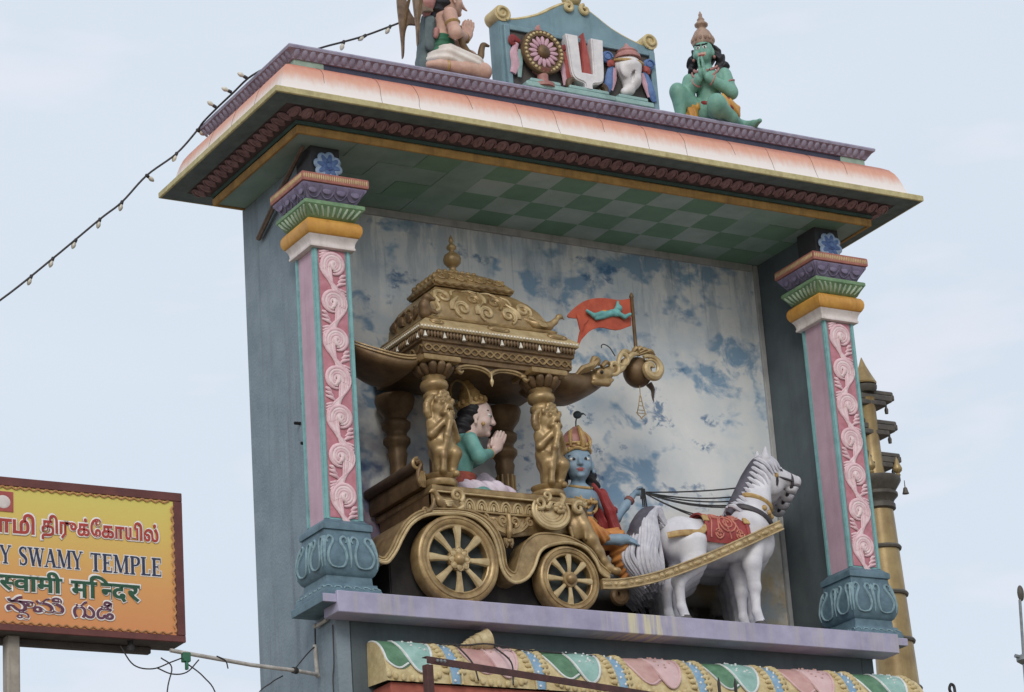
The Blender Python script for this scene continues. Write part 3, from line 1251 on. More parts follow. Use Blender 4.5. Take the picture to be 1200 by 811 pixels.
def wheel(x, z, R, rosette):
    w = empty('wheel', np.array((x, 0.0, z)) - CO, parent=car)
    s = R / .367
    def wp(name, shape, m, **k):
        return obj(name, T(shape, (0, -.02, 0)), m, w, **k)
    wp('rim', ring([(.262 * s, -.02), (.262 * s, .006), (.272 * s, .012), (.284 * s, .006), (.290 * s, .006), (.296 * s, .016), (.318 * s, .02), (.326 * s, .010), (.332 * s, .010), (.338 * s, .018), (.358 * s, .014), (.367 * s, .0), (.367 * s, -.10), (.36 * s, -.13), (.262 * s, -.13)], 64), 'gold', sharp=50)
    wp('back_plate', T(lathe([(.264 * s, 0), (.264 * s, .03), (.05, .034)], 40, 'y'), (0, .09, 0)), 'wheel_dark')
    for k in range(8):
        a = 2 * PI * k / 8 + .02
        pts = [(0, 0, .07 * s), (0, -.006, .15 * s), (0, -.004, .21 * s), (0, .004, .268 * s)]
        sp = tube(spline(pts, 3), [.020 * s, .024 * s, .032 * s, .040 * s], 8, .7)
        wp('spoke', T(sp, (0, 0, 0), RY(a)), 'gold_pale')
    if rosette:
        wp('hub', T(lathe([(.092, -.03), (.098, .0), (.095, .014), (.05, .016), (.045, .034), (.036, .05), (.018, .06), (.004, .063)], 28, 'y'), (0, 0, 0)), 'gold')
        for k in range(8):
            a = 2 * PI * k / 8
            pt = join(ell((0, -.016, .068), (.027, .012, .030), 10, 7), tube(spline([(-.022, -.022, .05), (-.026, -.024, .075), (0, -.024, .098), (.026, -.024, .075), (.022, -.022, .05)], 4), .005, 5))
            wp('hub_petal', T(pt, (0, 0, 0), RY(a)), 'gold_pale')
    else:
        wp('hub', T(lathe([(.085 * s, -.03), (.09 * s, .004), (.082 * s, .02), (.058 * s, .022), (.056 * s, .04), (.04 * s, .056), (.004, .064)], 28, 'y'), (0, 0, 0)), 'gold')
    return w


wheel(1.142, -.245, .367, True)
wheel(2.157, -.332, .280, False)
cpart('underframe', prism([(.62, FLOOR + .002), (.62, -.20), (.78, .0), (.95, .15), (2.36, .15), (2.36, FLOOR + .002)], .16, 1.03, .01), 'under_black')

# running boards: a curved sheet that swings over both wheels, its lip showing at the front
FI = [(.419, -.316), (.489, -.323), (.533, -.293), (.593, -.213), (.654, -.104), (.731, .004), (.834, .078), (.936, .111), (1.034, .120), (1.152, .130), (1.267, .123), (1.371, .079), (1.453, -.003), (1.499, -.122), (1.525, -.279), (1.581, -.371), (1.658, -.395), (1.759, -.348), (1.83, -.255), (1.892, -.126), (1.991, -.061), (2.164, -.024), (2.322, -.056), (2.415, -.156), (2.457, -.251), (2.53, -.292)]
FO = [(.429, -.274), (.473, -.284), (.505, -.254), (.554, -.182), (.613, -.073), (.695, .038), (.806, .118), (.923, .152), (1.037, .162), (1.154, .170), (1.289, .164), (1.422, .115), (1.513, .02), (1.561, -.117), (1.575, -.257), (1.616, -.307), (1.655, -.304), (1.697, -.195), (1.741, -.085), (1.815, -.012), (1.909, .032), (2.069, .038), (2.228, .012), (2.382, -.069), (2.455, -.172), (2.55, -.245)]
fi, fo = spline(FI, 4), spline(FO, 4)
V, F = [], []
for (x, z), (x2, z2) in zip(fi, fo):
    V += [(x, -.025, z), (x2, -.025, z2), (x, .80, z), (x2, .80, z2)]
for i in range(len(fi) - 1):
    a, c_ = 4 * i, 4 * i + 4
    F += [(a, c_, c_ + 1, a + 1), (a + 2, a + 3, c_ + 3, c_ + 2), (a, a + 2, c_ + 2, c_), (a + 1, c_ + 1, c_ + 3, a + 3)]
F += [(0, 1, 3, 2), (len(V) - 4, len(V) - 2, len(V) - 1, len(V) - 3)]
fend = cpart('mudguard', (np.array(V), F), 'gold', sharp=40)
cpart('mudguard_lip', tube([(x, -.03, z) for x, z in fi], .014, 8), 'gold_pale', fend)
mid = [(a + (b_ - a) * .5) for a, b_ in zip(fi, fo)]
cpart('mudguard_rib', tube([(x, -.028, z) for x, z in mid[:62]], .008, 6), 'gold_pale', fend)
cpart('mudguard_edge', tube([(x, -.027, z) for x, z in fo], .009, 6), 'gold', fend)

# body tub
cpart('floor_board', box(1.0, 2.40, .10, 1.0, .16, .345, .008), 'gold_dark')
cpart('skirt_board', prism([(1.0, .345), (2.40, .345), (2.40, .16), (2.30, .10), (1.95, .06), (1.72, .02), (1.60, .02), (1.45, .1), (1.25, .17), (1.0, .17)], .092, .14, .006), 'gold')
cpart('sill', mould(1.02, 2.38, .09, 1.0, [(.02, .330), (.028, .336), (.034, .350), (.034, .380), (.026, .390), (-.05, .394)]), 'gold')
cpart('sill_bead', tube([(1.0, .052, .332), (2.4, .052, .332)], .009, 6), 'gold_pale')
for k in range(6):
    x = 1.335 + k * .112
    arc = [(x + .046 * math.cos(a), .084, .215 + .085 * math.sin(a)) for a in np.linspace(0, PI, 13)]
    arc2 = [(x + .026 * math.cos(a), .082, .22 + .055 * math.sin(a)) for a in np.linspace(0, PI, 11)]
    cpart('arch_motif', join(tube(arc, .011, 6), tube(arc2, .007, 6), ell((x, .088, .235), (.015, .012, .028), 8, 6)), 'gold_pale')
cpart('lower_bead', tube(spline([(1.26, .078, .208), (1.6, .078, .2), (1.92, .078, .205)], 6), .012, 6), 'gold')

# swan on the corner
sw = Clay(.02)
sw.ell((1.07, -.005, .215), (.075, .035, .048), rot=RY(-.25)).ell((1.02, -.01, .225), (.04, .03, .045))
sw.chain([(1.0, -.01, .24), (.985, -.012, .28), (.965, -.015, .305)], [.024, .018, .016]).ell((.955, -.018, .308), (.026, .02, .022))
sw.cap((.935, -.02, .302), (.915, -.02, .29), .010, .006)
sw.chain([(1.12, 0, .2), (1.15, 0, .19), (1.165, 0, .17)], [.03, .022, .01])
sw.cap((1.04, -.02, .19), (1.04, -.02, .16), .012, .010)
sculpt('swan_ornament', sw, 'gold', car, .006, off=-CO)
cpart('swan_wing', join(*[tube(spline([(1.03 + .01 * k, -.036, .235 - .014 * k), (1.07, -.042, .225 - .012 * k), (1.12 - .006 * k, -.034, .232 - .014 * k)], 4), [.005, .010, .005], 6) for k in range(4)]), 'gold_pale')
cpart('curl_ornament', join(tube(spiral((1.165, .285), .060, .014, -60, 400, -.02, 30), [.022, .018, .014, .010], 8), tube(spline([(1.195, -.02, .235), (1.215, -.02, .2), (1.18, -.02, .175), (1.14, -.02, .168)], 5), [.02, .022, .016, .008], 8), ell((1.165, -.028, .285), .018)), 'gold_pale')
cpart('curl_ornament', join(tube(spline([(.955, -.02, .24), (.945, -.02, .19), (.915, -.02, .14), (.875, -.02, .12), (.855, -.02, .145)], 5), [.012, .018, .022, .018, .01], 8), tube(spiral((.872, .138), .026, .008, 200, -160, -.025, 16), .009, 6), tube(spline([(.90, -.02, .12), (.87, -.02, .09), (.83, -.02, .085)], 4), [.014, .012, .006], 6)), 'gold')

# palmette between the wheels
L = []
for sg in (-1, 1):
    for k in range(4):
        o = .022 * k
        pts = spline([(1.638 + sg * (.21 - o), .03, .155 - o * .2), (1.638 + sg * (.175 - o), .015, .10 + .01 * k), (1.638 + sg * (.115 - o * .6), .01, .05 + .008 * k), (1.638 + sg * .03, .01, .018 + o * .5)], 5)
        L.append(tube(pts, [.010, .014, .013, .008], 6))
    L.append(tube(spiral((1.638 + sg * .205, .130), .036, .010, 90 if sg > 0 else 90, 90 + sg * 420, .015, 22), [.012, .013, .010], 6))
    L.append(tube(spiral((1.638 + sg * .052, .118), .046, .012, 270, 270 + sg * 380, .0, 22), [.012, .015, .010], 6))
    L.append(ell((1.638 + sg * .115, .03, .095), (.06, .03, .05)))
L.append(tube(spline([(1.638, .0, .17), (1.638, -.012, .1), (1.634, -.01, .03), (1.632, 0, -.02)], 5), [.022, .018, .026, .014], 8))
L.append(prism([(1.59, -.02), (1.675, -.02), (1.68, -.06), (1.66, -.10), (1.635, -.075), (1.61, -.105), (1.585, -.06)], .0, .05, .008))
L.append(ell((1.635, .0, -.045), (.02, .014, .02)))
cpart('palmette_ornament', join(*L), 'gold')

# crescent scroll with rosette at the front corner
L = []
for k, (r, w) in enumerate(((.165, .024), (.135, .022), (.105, .02), (.078, .018))):
    pts = [(2.03 + r * math.cos(a), -.02 + .004 * k, .235 + r * .86 * math.sin(a)) for a in np.linspace(math.radians(150), math.radians(392), 20)]
    L.append(tube(pts, [w * .5, w, w * 1.1, w, w * .5], 7))
L.append(tube(spiral((1.925, .29), .052, .014, -120, 260, -.03, 22), [.018, .016, .01], 7))
L.append(tube(spiral((1.995, .355), .040, .010, -90, 300, -.03, 22), [.016, .014, .01], 7))
L.append(tube(spline([(2.03, -.03, .30), (2.0, -.03, .26), (1.96, -.03, .27)], 5), [.02, .024, .01], 7))
L.append(tube(spline([(2.13, -.03, .30), (2.15, -.035, .35), (2.12, -.035, .385)], 5), [.022, .026, .012], 7))
for k in range(7):
    a = 2 * PI * k / 7
    L.append(ell((2.105 + .036 * math.cos(a), -.04, .262 + .030 * math.sin(a)), (.026, .016, .022), 8, 6))
L.append(ell((2.105, -.052, .262), .018))
L.append(ell((2.08, .03, .2), (.13, .05, .10)))
cpart('crescent_ornament', join(*L), 'gold_pale')
# rolled corner and beast leg bracket under the driver's seat
cpart('ram_horn', join(tube(spiral((2.30, .282), .050, .016, 60, 430, -.01, 26), [.026, .024, .02, .012], 8), tube(spline([(2.325, -.01, .325), (2.36, .0, .315), (2.40, .02, .345)], 4), [.024, .018, .01], 8)), 'gold_pale')
lg = Clay(.03)
lg.chain([(2.33, .06, .26), (2.36, .04, .15), (2.42, .02, .03), (2.47, .0, -.07), (2.51, -.01, -.15), (2.545, -.015, -.20)], [.06, .062, .055, .040, .030, .030])
lg.cap((2.545, -.015, -.205), (2.60, -.03, -.235), .030, .028).ell((2.62, -.03, -.225), (.022, .024, .02)).ell((2.60, -.05, -.228), (.02, .018, .018))
lg.ell((2.30, .06, .13), (.07, .04, .10)).cap((2.23, .03, .12), (2.25, .03, .04), .016, .010).cap((2.36, -.01, .16), (2.345, -.01, .03), .014, .010)
sculpt('beast_leg_bracket', lg, 'gold', car, .008, off=-CO)
cpart('front_board', box(2.385, 2.46, .10, .95, -.25, .33, .01), 'gold_dark')

# rolled rear panel
V = spline([(.95, .395), (.925, .45), (.93, .52), (.955, .575), (.935, .60), (.905, .585)], 5)
cpart('rear_panel', join(tube([(x, .16, z) for x, z in V], .02, 8), prism([(.94, .39), (1.02, .39), (1.0, .45), (.985, .52), (.985, .575), (.955, .585), (.935, .52), (.925, .45)], .17, 1.03, .01)), 'gold_dark')
cpart('rear_roll', T(lathe([(.045, 0), (.045, .85)], 14, 'y'), (.93, 1.03, .575)), 'bronze')
cpart('rear_scroll', join(tube(spiral((.93, .578), .052, .012, 90, 470, .165, 24), [.016, .015, .01], 7), *[tube(spline([(.95 + .012 * k, .15, .52), (.93 + .02 * k, .145, .44), (.955 + .012 * k, .15, .385)], 5), [.008, .018, .006], 6) for k in range(3)]), 'gold')

# ------------------------------------------------------------------ lion columns
col = empty('lion_column', np.array((1.12, .16, .392)) - CO, parent=car)
obj('column_base', lathe([(.13, 0), (.145, .02), (.14, .05), (.115, .062), (.135, .085), (.14, .10), (.04, .112)], 20), 'gold', col, sharp=50)
obj('column_shaft', lathe([(.05, .10), (.05, .95)], 14), 'gold_dark', col)
obj('column_rings', lathe([(.06, .72), (.085, .735), (.10, .76), (.095, .79), (.075, .805), (.08, .82), (.108, .835), (.118, .865), (.108, .895), (.085, .905), (.09, .92), (.10, .935), (.09, .95), (.07, .955)], 24), 'gold', col, sharp=60)
L = []
for k in range(12):
    a = 2 * PI * k / 12
    L.append(T(tube(spline([(.07, 0, .945), (.115, 0, .965), (.15, 0, 1.01), (.152, 0, 1.035)], 3), [.02, .034, .036, .018], 8, .7, up=(1, 0, 0)), (0, 0, 0), RZ(a)))
obj('lotus_capital', join(*L), 'gold_dark', col, sharp=60)
obj('abacus', mould(-.135, .135, -.135, .135, [(.0, 1.03), (.03, 1.035), (.034, 1.045), (.034, 1.072), (.026, 1.08)]), 'gold', col)
ya = Clay(.022)
i0 = len(ya.p)
ya.chain([(.0, .055, .26), (.075, .080, .17), (.035, .062, .03)], [.070, .055, .040]).cap((.035, .062, .01), (.09, .066, -.004), .034, .030)
ya.chain([(-.01, .085, .42), (.045, .125, .31), (.115, .035, .42)], [.042, .034, .028])
ya.ell((.108, .040, .575), (.026, .024, .024)).ell((.075, .085, .61), (.02, .022, .03)).ell((.11, .035, .485), (.04, .03, .028)).ell((.118, .022, .525), (.03, .022, .022))
ya.mirror(i0)
ya.chain([(-.01, 0, .20), (.0, 0, .33), (-.005, 0, .45)], [.10, .098, .10]).ell((.04, 0, .27), (.07, .08, .09)).cap((-.03, 0, .0), (-.02, 0, .3), .06, .07)
ya.ell((.03, 0, .55), (.085, .095, .10)).ell((.095, 0, .535), (.05, .04, .045)).ell((.135, 0, .548), (.022, .026, .018))
for s_, u in ((0, .645), (.045, .635), (-.045, .635), (.022, .605), (-.022, .605), (0, .68), (.03, .67), (-.03, .67)):
    ya.ell((.075, s_, u), .024, k=.008)
for k in range(15):                          # round mane
    a, a2 = math.radians(-30 + k * 16), math.radians(-30 + (k + 1) * 16)
    ya.cap((.0, .125 * math.cos(a), .54 + .115 * math.sin(a)), (.0, .125 * math.cos(a2), .54 + .115 * math.sin(a2)), .030, .030, k=.012)
ya.chain([(.14, -.0, .49), (.155, -.02, .40), (.15, -.055, .28), (.12, -.075, .12), (.11, -.085, .0)], [.024, .026, .028, .026, .024])
ya.cut((.145, 0, .505), (.03, .03, .012), .008)
(shv, shf), _ = ya.build(.0085)
yo = obj('lion_figure', T((shv, shf), (.01, -.035, .105), RZ(-PI / 2 + .18)), 'gold', col, sharp=None)
L = [ell((.122 + .005, s_, .592), (.008, .007, .007), 7, 5) for s_ in (.040, -.040)] + [T(lathe([(.009, 0), (.001, .022)], 6), (.135, s_, .497)) for s_ in (-.028, -.012, .012, .028)]
obj('eye_and_fang', T(join(*L), (.01, -.035, .105), RZ(-PI / 2 + .18)), 'gold_pale', col)
c2 = dup(col, np.array((2.125, .16, .392)) - CO)
c2.parent = car
c2.name = 'lion_column.001'
# turned rear columns
rc = cpart('rear_column', T(lathe([(.10, .0), (.11, .05), (.085, .09), (.075, .2), (.07, .42), (.085, .50), (.075, .53), (.085, .56), (.115, .60), (.115, .63), (.085, .66), (.09, .69), (.12, .73), (.125, .77), (.09, .80), (.10, .83), (.15, .90), (.17, .97), (.165, 1.0)], 20), (1.13, .86, .39)), 'gold_dark', sharp=60)
rc2 = bpy.data.objects.new('rear_column', rc.data)
link(rc2, car).location = (1.02, 0, 0)
L = []
for k in range(10):
    a = 2 * PI * k / 10
    L.append(tube([(2.15 + .074 * math.cos(a), .86 + .074 * math.sin(a), z) for z in (.6, .8)], .012, 6))
cpart('column_fluting', join(*L), 'gold', kind='stuff')

# ------------------------------------------------------------------ canopy
arch = cpart('architrave', mould(1.02, 2.36, .10, .92, [(.0, 1.46), (.012, 1.465), (.014, 1.50), (.03, 1.51), (.034, 1.60), (.05, 1.61), (.055, 1.645), (.03, 1.65)]), 'gold_dark')
w = [(1.0 + .0125 * k, .062, 1.555 + .026 * math.sin(k * .55)) for k in range(112)]
w2 = [(.984, .07 + .0125 * k, 1.555 + .026 * math.sin(k * .55)) for k in range(68)]
cpart('frieze_wave', join(tube(w, .009, 5), tube([(x, y, 3.11 - z) for x, y, z in w], .007, 5), tube(w2, .009, 5, up=(1, 0, 0))), 'gold', arch)
for x0, x1 in ((1.30, 1.63), (1.63, 1.96)):
    xm, hw = (x0 + x1) / 2, (x1 - x0) / 2
    pts = [(xm + hw * math.cos(a), .11, 1.37 + .085 * math.sin(a) ** .7) for a in np.linspace(0.02, PI - .02, 15)]
    cpart('arch_rib', join(tube(pts, .014, 6), tube([(x, y + .01, z - .018) for x, y, z in pts[1:-1]], .009, 6)), 'gold')
    pl = [(x, z) for x, y, z in pts]
    cpart('arch_spandrel', prism([(x1, 1.465)] + pl + [(x0, 1.465)], .115, .14, 0), 'bronze')
cpart('arch_drop', T(lathe([(.002, -.10), (.014, -.075), (.018, -.05), (.008, -.03), (.010, 0), (.016, .02), (.006, .03)], 10), (1.63, .10, 1.39)), 'gold_pale')
for x in (1.36, 1.98):
    cpart('bracket_bird', join(tube(spline([(x - .06, .09, 1.40), (x - .03, .085, 1.375), (x, .08, 1.39)], 4), [.012, .02, .006], 6), ell((x - .05, .09, 1.405), (.03, .02, .02))), 'gold')


def loft(levels):
    V, F = [], []
    for x0, x1, y0, y1, z in levels:
        V += [(x0, y0, z), (x1, y0, z), (x1, y1, z), (x0, y1, z)]
    for i in range(len(levels) - 1):
        for k in range(4):
            a, b_ = 4 * i + k, 4 * i + (k + 1) % 4
            F.append((a, b_, b_ + 4, a + 4))
    F.append((3, 2, 1, 0))
    m_ = 4 * (len(levels) - 1)
    F.append((m_, m_ + 1, m_ + 2, m_ + 3))
    return np.array(V, float), F


roof = cpart('canopy_roof', loft([(1.12, 2.22, .14, .84, 1.85), (1.105, 2.235, .135, .865, 1.87), (1.11, 2.22, .145, .86, 1.95), (1.135, 2.17, .175, .84, 2.03), (1.18, 2.10, .225, .80, 2.11), (1.25, 2.02, .29, .75, 2.18), (1.30, 1.97, .34, .71, 2.22)]), 'gold', sharp=45)
cpart('canopy_skirt', loft([(.96, 2.42, .03, .97, 1.69), (.945, 2.435, .012, .985, 1.692), (.94, 2.44, .006, .99, 1.70), (.94, 2.44, .006, .99, 1.735), (.955, 2.425, .018, .978, 1.745), (1.0, 2.36, .062, .94, 1.79), (1.05, 2.295, .105, .90, 1.825), (1.06, 2.285, .11, .895, 1.83)]), 'gold_pale', roof, sharp=35)
cpart('canopy_moulding', mould(1.10, 2.245, .145, .865, [(.02, 1.826), (.045, 1.83), (.05, 1.842), (.04, 1.856), (.012, 1.862)]), 'gold', roof)
cpart('canopy_soffit', box(.965, 2.415, .035, .965, 1.648, 1.6895, 0), 'bronze', roof)
CR = [(1.265, 2.005, .305, .745, 2.212), (1.258, 2.012, .298, .752, 2.225), (1.256, 2.015, .296, .754, 2.248), (1.262, 2.005, .302, .748, 2.268), (1.275, 1.985, .315, .735, 2.285), (1.31, 1.93, .345, .71, 2.33), (1.355, 1.85, .39, .68, 2.375), (1.41, 1.76, .44, .65, 2.41), (1.48, 1.68, .49, .63, 2.43)]
cpart('canopy_crest', loft(CR), 'gold', roof, sharp=50)


def crest_pt(x, z):
    y = float(np.interp(z, [q[4] for q in CR], [q[2] for q in CR]))
    return (x, y - .004, z)


L = [tube([(1.258 + .755 * t, .296 - .004, 2.238 + .006 * math.sin(60 * t)) for t in np.linspace(0, 1, 80)], .016, 7), tube([(1.256, .297 + .456 * t, 2.238 + .006 * math.sin(40 * t)) for t in np.linspace(0, 1, 50)], .016, 7, up=(1, 0, 0))]
for k in range(7):
    x = 1.35 + k * .09
    zt = 2.375 - .012 * abs(k - 2)
    L.append(tube([crest_pt(p[0], p[2]) for p in spiral((x, 2.318), .040, .008, 200, -200 if k % 2 else 600, 0, 18)], [.011, .012, .008], 6))
    L.append(tube(spline([crest_pt(x + .04, 2.285), crest_pt(x + .05, 2.33), crest_pt(x + .035, zt)], 4), [.010, .016, .006], 6))
for k in range(6):
    y = .36 + k * .07
    L.append(ell((1.30, y, 2.31), (.03, .026, .03), 8, 6))
    L.append(ell((1.35, y, 2.36), (.03, .022, .024), 8, 6))
for k in range(6):
    L.append(ell(crest_pt(1.44 + k * .055, 2.40), (.024, .02, .018), 8, 6))
cpart('crest_carving', join(*L), 'gold', roof)
cpart('finial', T(lathe([(.07, -.03), (.075, 0), (.05, .02), (.03, .05), (.028, .075), (.05, .09), (.072, .115), (.078, .15), (.066, .185), (.04, .205), (.024, .215), (.022, .23), (.04, .245), (.042, .265), (.024, .285), (.014, .30), (.022, .315), (.018, .335), (.004, .37)], 20), (1.60, .57, 2.43)), 'gold', roof, sharp=60)
# pearls, fringe and white drops along the eave
pe1, fr1, dr1 = [], [], []
cone = lathe([(.002, -.05), (.013, -.032), (.016, -.012), (.009, 0), (.011, .012)], 7)
drop = lathe([(.019, -.05), (.017, -.045), (.004, 0)], 8)
for k in range(50):
    x = .955 + k * .0298
    pe1.append(ell((x, .002, 1.712), (.0105, .008, .010), 7, 5))
    if k < 49:
        (dr1 if k % 6 == 1 else fr1).append(T(drop if k % 6 == 1 else cone, (x + .01, .03, 1.682)))
for k in range(32):
    y = .03 + k * .0295
    pe1.append(ell((.936, y, 1.712), (.008, .0105, .010), 7, 5))
    (dr1 if k % 6 == 2 else fr1).append(T(drop if k % 6 == 2 else cone, (.96, y, 1.682)))
cpart('pearl_row', join(*pe1), 'pearl_white', roof, kind='stuff')
cpart('fringe', join(*fr1), 'gold_dark', roof, kind='stuff')
cpart('bell_drops', join(*dr1), 'pearl_white', roof, kind='stuff')
# ovals on the skirt
for x, w_ in ((1.70, .10), (1.12, .06), (2.26, .09)):
    q = [(x + w_ * math.cos(a), .062 - .045 * math.sin(a) * .9 * -1 - .010, 1.785 + .034 * math.sin(a)) for a in np.linspace(0, 2 * PI, 24, endpoint=False)]
    cpart('skirt_medallion', join(tube(q, .006, 5, closed=True), ell((x, .052, 1.785), (w_ * .7, .014, .022), 10, 7)), 'gold', roof)


def rp_(x, z):
    """front slope of the canopy"""
    y = float(np.interp(z, [1.87, 1.95, 2.03, 2.11, 2.18, 2.22], [.135, .145, .175, .225, .29, .34]))
    return (x, y - .006, z)


def relief(name, curves, m):
    L = []
    for pts, r in curves:
        q = spline(pts, 4) if len(pts) < 14 else np.array(pts)
        L.append(tube([rp_(x, z) for x, z in q], r, 7))
    return cpart(name, join(*L), m, roof)


def sp2(c, r0, r1, a0, a1, n_=24):
    return [(p[0], p[2]) for p in spiral(c, r0, r1, a0, a1, 0, n_)]


relief('scroll_carving', [(sp2((1.27, 2.07), .085, .014, 230, -260), [.014, .017, .012]), (sp2((1.27, 2.07), .060, .03, 180, -120), .008), ([(1.16, 1.90), (1.20, 1.93), (1.19, 1.99), (1.20, 2.02)], [.02, .022, .012])], 'gold_pale')
relief('scroll_carving', [(sp2((2.02, 2.03), .075, .014, -50, 440), [.014, .017, .012]), (sp2((2.02, 2.03), .052, .03, 0, 300), .008), ([(2.05, 1.96), (2.10, 1.93), (2.13, 1.89)], [.02, .022, .012])], 'gold_pale')
for k, (xc, zc, r0, sgn) in enumerate(((1.43, 1.965, .085, 1), (1.56, 2.075, .07, -1), (1.655, 1.95, .075, 1), (1.76, 2.07, .07, -1), (1.86, 1.955, .08, -1))):
    a0 = 250 if sgn > 0 else -70
    C_ = [(sp2((xc, zc), r0, .012, a0, a0 - sgn * 470, 30), [.012, .016, .015, .010]), (sp2((xc, zc), r0 * .72, r0 * .4, a0 - 20 * sgn, a0 - sgn * 260, 18), .008)]
    for j in range(3):
        C_.append(([(xc - sgn * (r0 + .004 + .014 * j), zc - .02), (xc - sgn * (r0 * .9 + .012 * j), zc + r0 * .6), (xc - sgn * (r0 * .3 - .01 * j), min(zc + r0 * 1.25 + .012 * j, 2.19))], [.006, .013, .006]))
    relief('scroll_carving', C_, 'gold_pale' if k % 2 == 0 else 'gold')
relief('flame_carving', [([(1.655, 2.04), (1.665, 2.09), (1.655, 2.14), (1.66, 2.185)], [.016, .024, .02, .006]), ([(1.50, 2.17), (1.58, 2.185), (1.64, 2.175)], [.006, .012, .006]), ([(1.68, 2.175), (1.75, 2.185), (1.82, 2.165)], [.006, .012, .006]), ([(1.36, 2.09), (1.38, 2.14), (1.43, 2.17)], [.008, .016, .006]), ([(1.92, 2.06), (1.90, 2.12), (1.86, 2.16)], [.008, .016, .006])], 'gold_pale')
# left slope carving
L = []
for k in range(5):
    y0 = .24 + k * .13
    L.append(tube([(1.10 + .03 * t, y0 + .05 * math.cos(5.5 * t + k), 1.92 + .13 * t) for t in np.linspace(0, 1, 14)], [.014, .02, .012], 6, up=(1, 0, 0)))
    L.append(ell((1.115, y0, 1.97), (.03, .045, .05)))
cpart('side_carving', join(*L), 'gold_dark', roof)
# bird at the right end, lion at the left corner
bd = Clay(.02)
bd.chain([(2.02, .16, 1.945), (2.12, .14, 1.905), (2.22, .13, 1.895)], [.02, .045, .04]).chain([(2.24, .125, 1.905), (2.29, .12, 1.945), (2.325, .12, 1.985)], [.035, .024, .020]).ell((2.34, .12, 2.0), (.028, .022, .022)).cap((2.36, .12, 1.998), (2.385, .12, 1.975), .010, .005)
sculpt('bird_ornament', bd, 'gold', car, .007, off=-CO)
cpart('bird_feathers', join(*[tube(spline([(2.04 + .02 * k, .112, 1.95 - .012 * k), (2.12 + .01 * k, .092, 1.92 - .012 * k), (2.20, .095, 1.90 - .006 * k)], 4), [.004, .010, .005], 5) for k in range(4)]), 'gold_pale')
ln = Clay(.02)
ln.chain([(1.06, .13, 1.87), (1.05, .12, 1.93), (1.06, .11, 1.98)], [.05, .045, .035]).ell((1.07, .09, 2.0), (.04, .035, .035)).cap((1.08, .08, 1.99), (1.11, .06, 1.975), .022, .016).cap((1.08, .10, 1.90), (1.14, .08, 1.865), .022, .014)
sculpt('beast_ornament', ln, 'gold_dark', car, .007, off=-CO)

# ------------------------------------------------------------------ boat-shaped beam with monster prow
ST = [(.36, 1.66, 1.60, .05), (.46, 1.595, 1.50, .13), (.60, 1.525, 1.40, .22), (.78, 1.475, 1.345, .28), (.92, 1.48, 1.36, .29), (1.05, 1.56, 1.48, .25), (1.3, 1.58, 1.52, .25), (2.0, 1.58, 1.52, .25), (2.20, 1.54, 1.42, .27), (2.36, 1.525, 1.345, .28), (2.54, 1.56, 1.335, .23), (2.68, 1.61, 1.395, .17), (2.82, 1.645, 1.485, .11), (2.94, 1.70, 1.585, .07), (3.06, 1.77, 1.69, .05), (3.13, 1.815, 1.76, .04)]
ss = spline(ST, 4)
V, F, NS = [], [], 16
for x, zt, zb, hw in ss:
    for k in range(NS):
        a = 2 * PI * k / NS
        ca, sa = math.cos(a), math.sin(a)
        y = .36 + hw * math.copysign(abs(ca) ** .7, ca)
        z = (zt + zb) / 2 + (zt - zb) / 2 * (math.copysign(abs(sa) ** (.5 if sa > 0 else .9), sa))
        V.append((x, y, z))
for i in range(len(ss) - 1):
    for k in range(NS):
        a, b_ = i * NS + k, i * NS + (k + 1) % NS
        F.append((a, a + NS, b_ + NS, b_))
F += [tuple(range(NS)), tuple(range(len(V) - 1, len(V) - NS - 1, -1))]
hull = cpart('boat_beam', (np.array(V), F), 'gold_dark', sharp=60)
for o in (0, .022):
    cpart('beam_rail', tube([(x, .36 - hw * .99, zt - .008 - o * 1.1) for x, zt, zb, hw in ss[:17]], .010, 6), 'gold', hull)
pw = Clay(.02)
pw.ell((2.74, .20, 1.535), (.10, .05, .08), rot=RY(-.5)).chain([(2.80, .20, 1.565), (2.90, .22, 1.63), (2.97, .24, 1.69)], [.06, .045, .03])
pw.ell((2.722, .155, 1.552), (.042, .025, .042)).cap((2.66, .18, 1.47), (2.80, .18, 1.475), .022, .028).cap((2.80, .17, 1.475), (2.86, .18, 1.515), .020, .012)
sculpt('monster_head', pw, 'gold', car, .008, off=-CO)
L = [ell((2.722, .125, 1.552), (.016, .012, .016))]
cpart('monster_eye', join(*L), 'dark_iron')
L = []
for k in range(5):
    L.append(tube(spline([(2.47 + .03 * k, .14, 1.50 + .012 * k), (2.53 + .03 * k, .115, 1.56 + .012 * k), (2.60 + .022 * k, .12, 1.575 + .018 * k), (2.665 + .01 * k, .14, 1.57 + .026 * k)], 4), [.012, .026, .02, .006], 7))
L.append(tube(spline([(2.62, .13, 1.60), (2.65, .12, 1.66), (2.70, .13, 1.655), (2.71, .14, 1.61)], 4), [.02, .026, .02, .008], 7))
L.append(tube(spline([(2.74, .15, 1.61), (2.79, .15, 1.655), (2.83, .16, 1.645)], 4), [.02, .022, .01], 7))
cpart('crest_leaf', join(*L), 'gold', hull)
L = [tube(spiral((2.87, 1.625), .070, .016, -120, 250, .17, 24), [.016, .022, .016], 8), tube(spiral((2.99, 1.735), .075, .018, -130, 200, .2, 24), [.014, .022, .014], 8),
     tube(spline([(2.90, .19, 1.58), (2.98, .21, 1.64), (3.03, .22, 1.71), (3.10, .22, 1.78), (3.17, .23, 1.80)], 5), [.02, .028, .03, .026, .012], 8),
     tube(spline([(2.93, .19, 1.66), (2.96, .2, 1.74), (3.02, .21, 1.80), (3.09, .22, 1.80)], 5), [.016, .022, .024, .012], 8)]
cpart('prow_scroll', join(*L), 'gold_pale', hull)
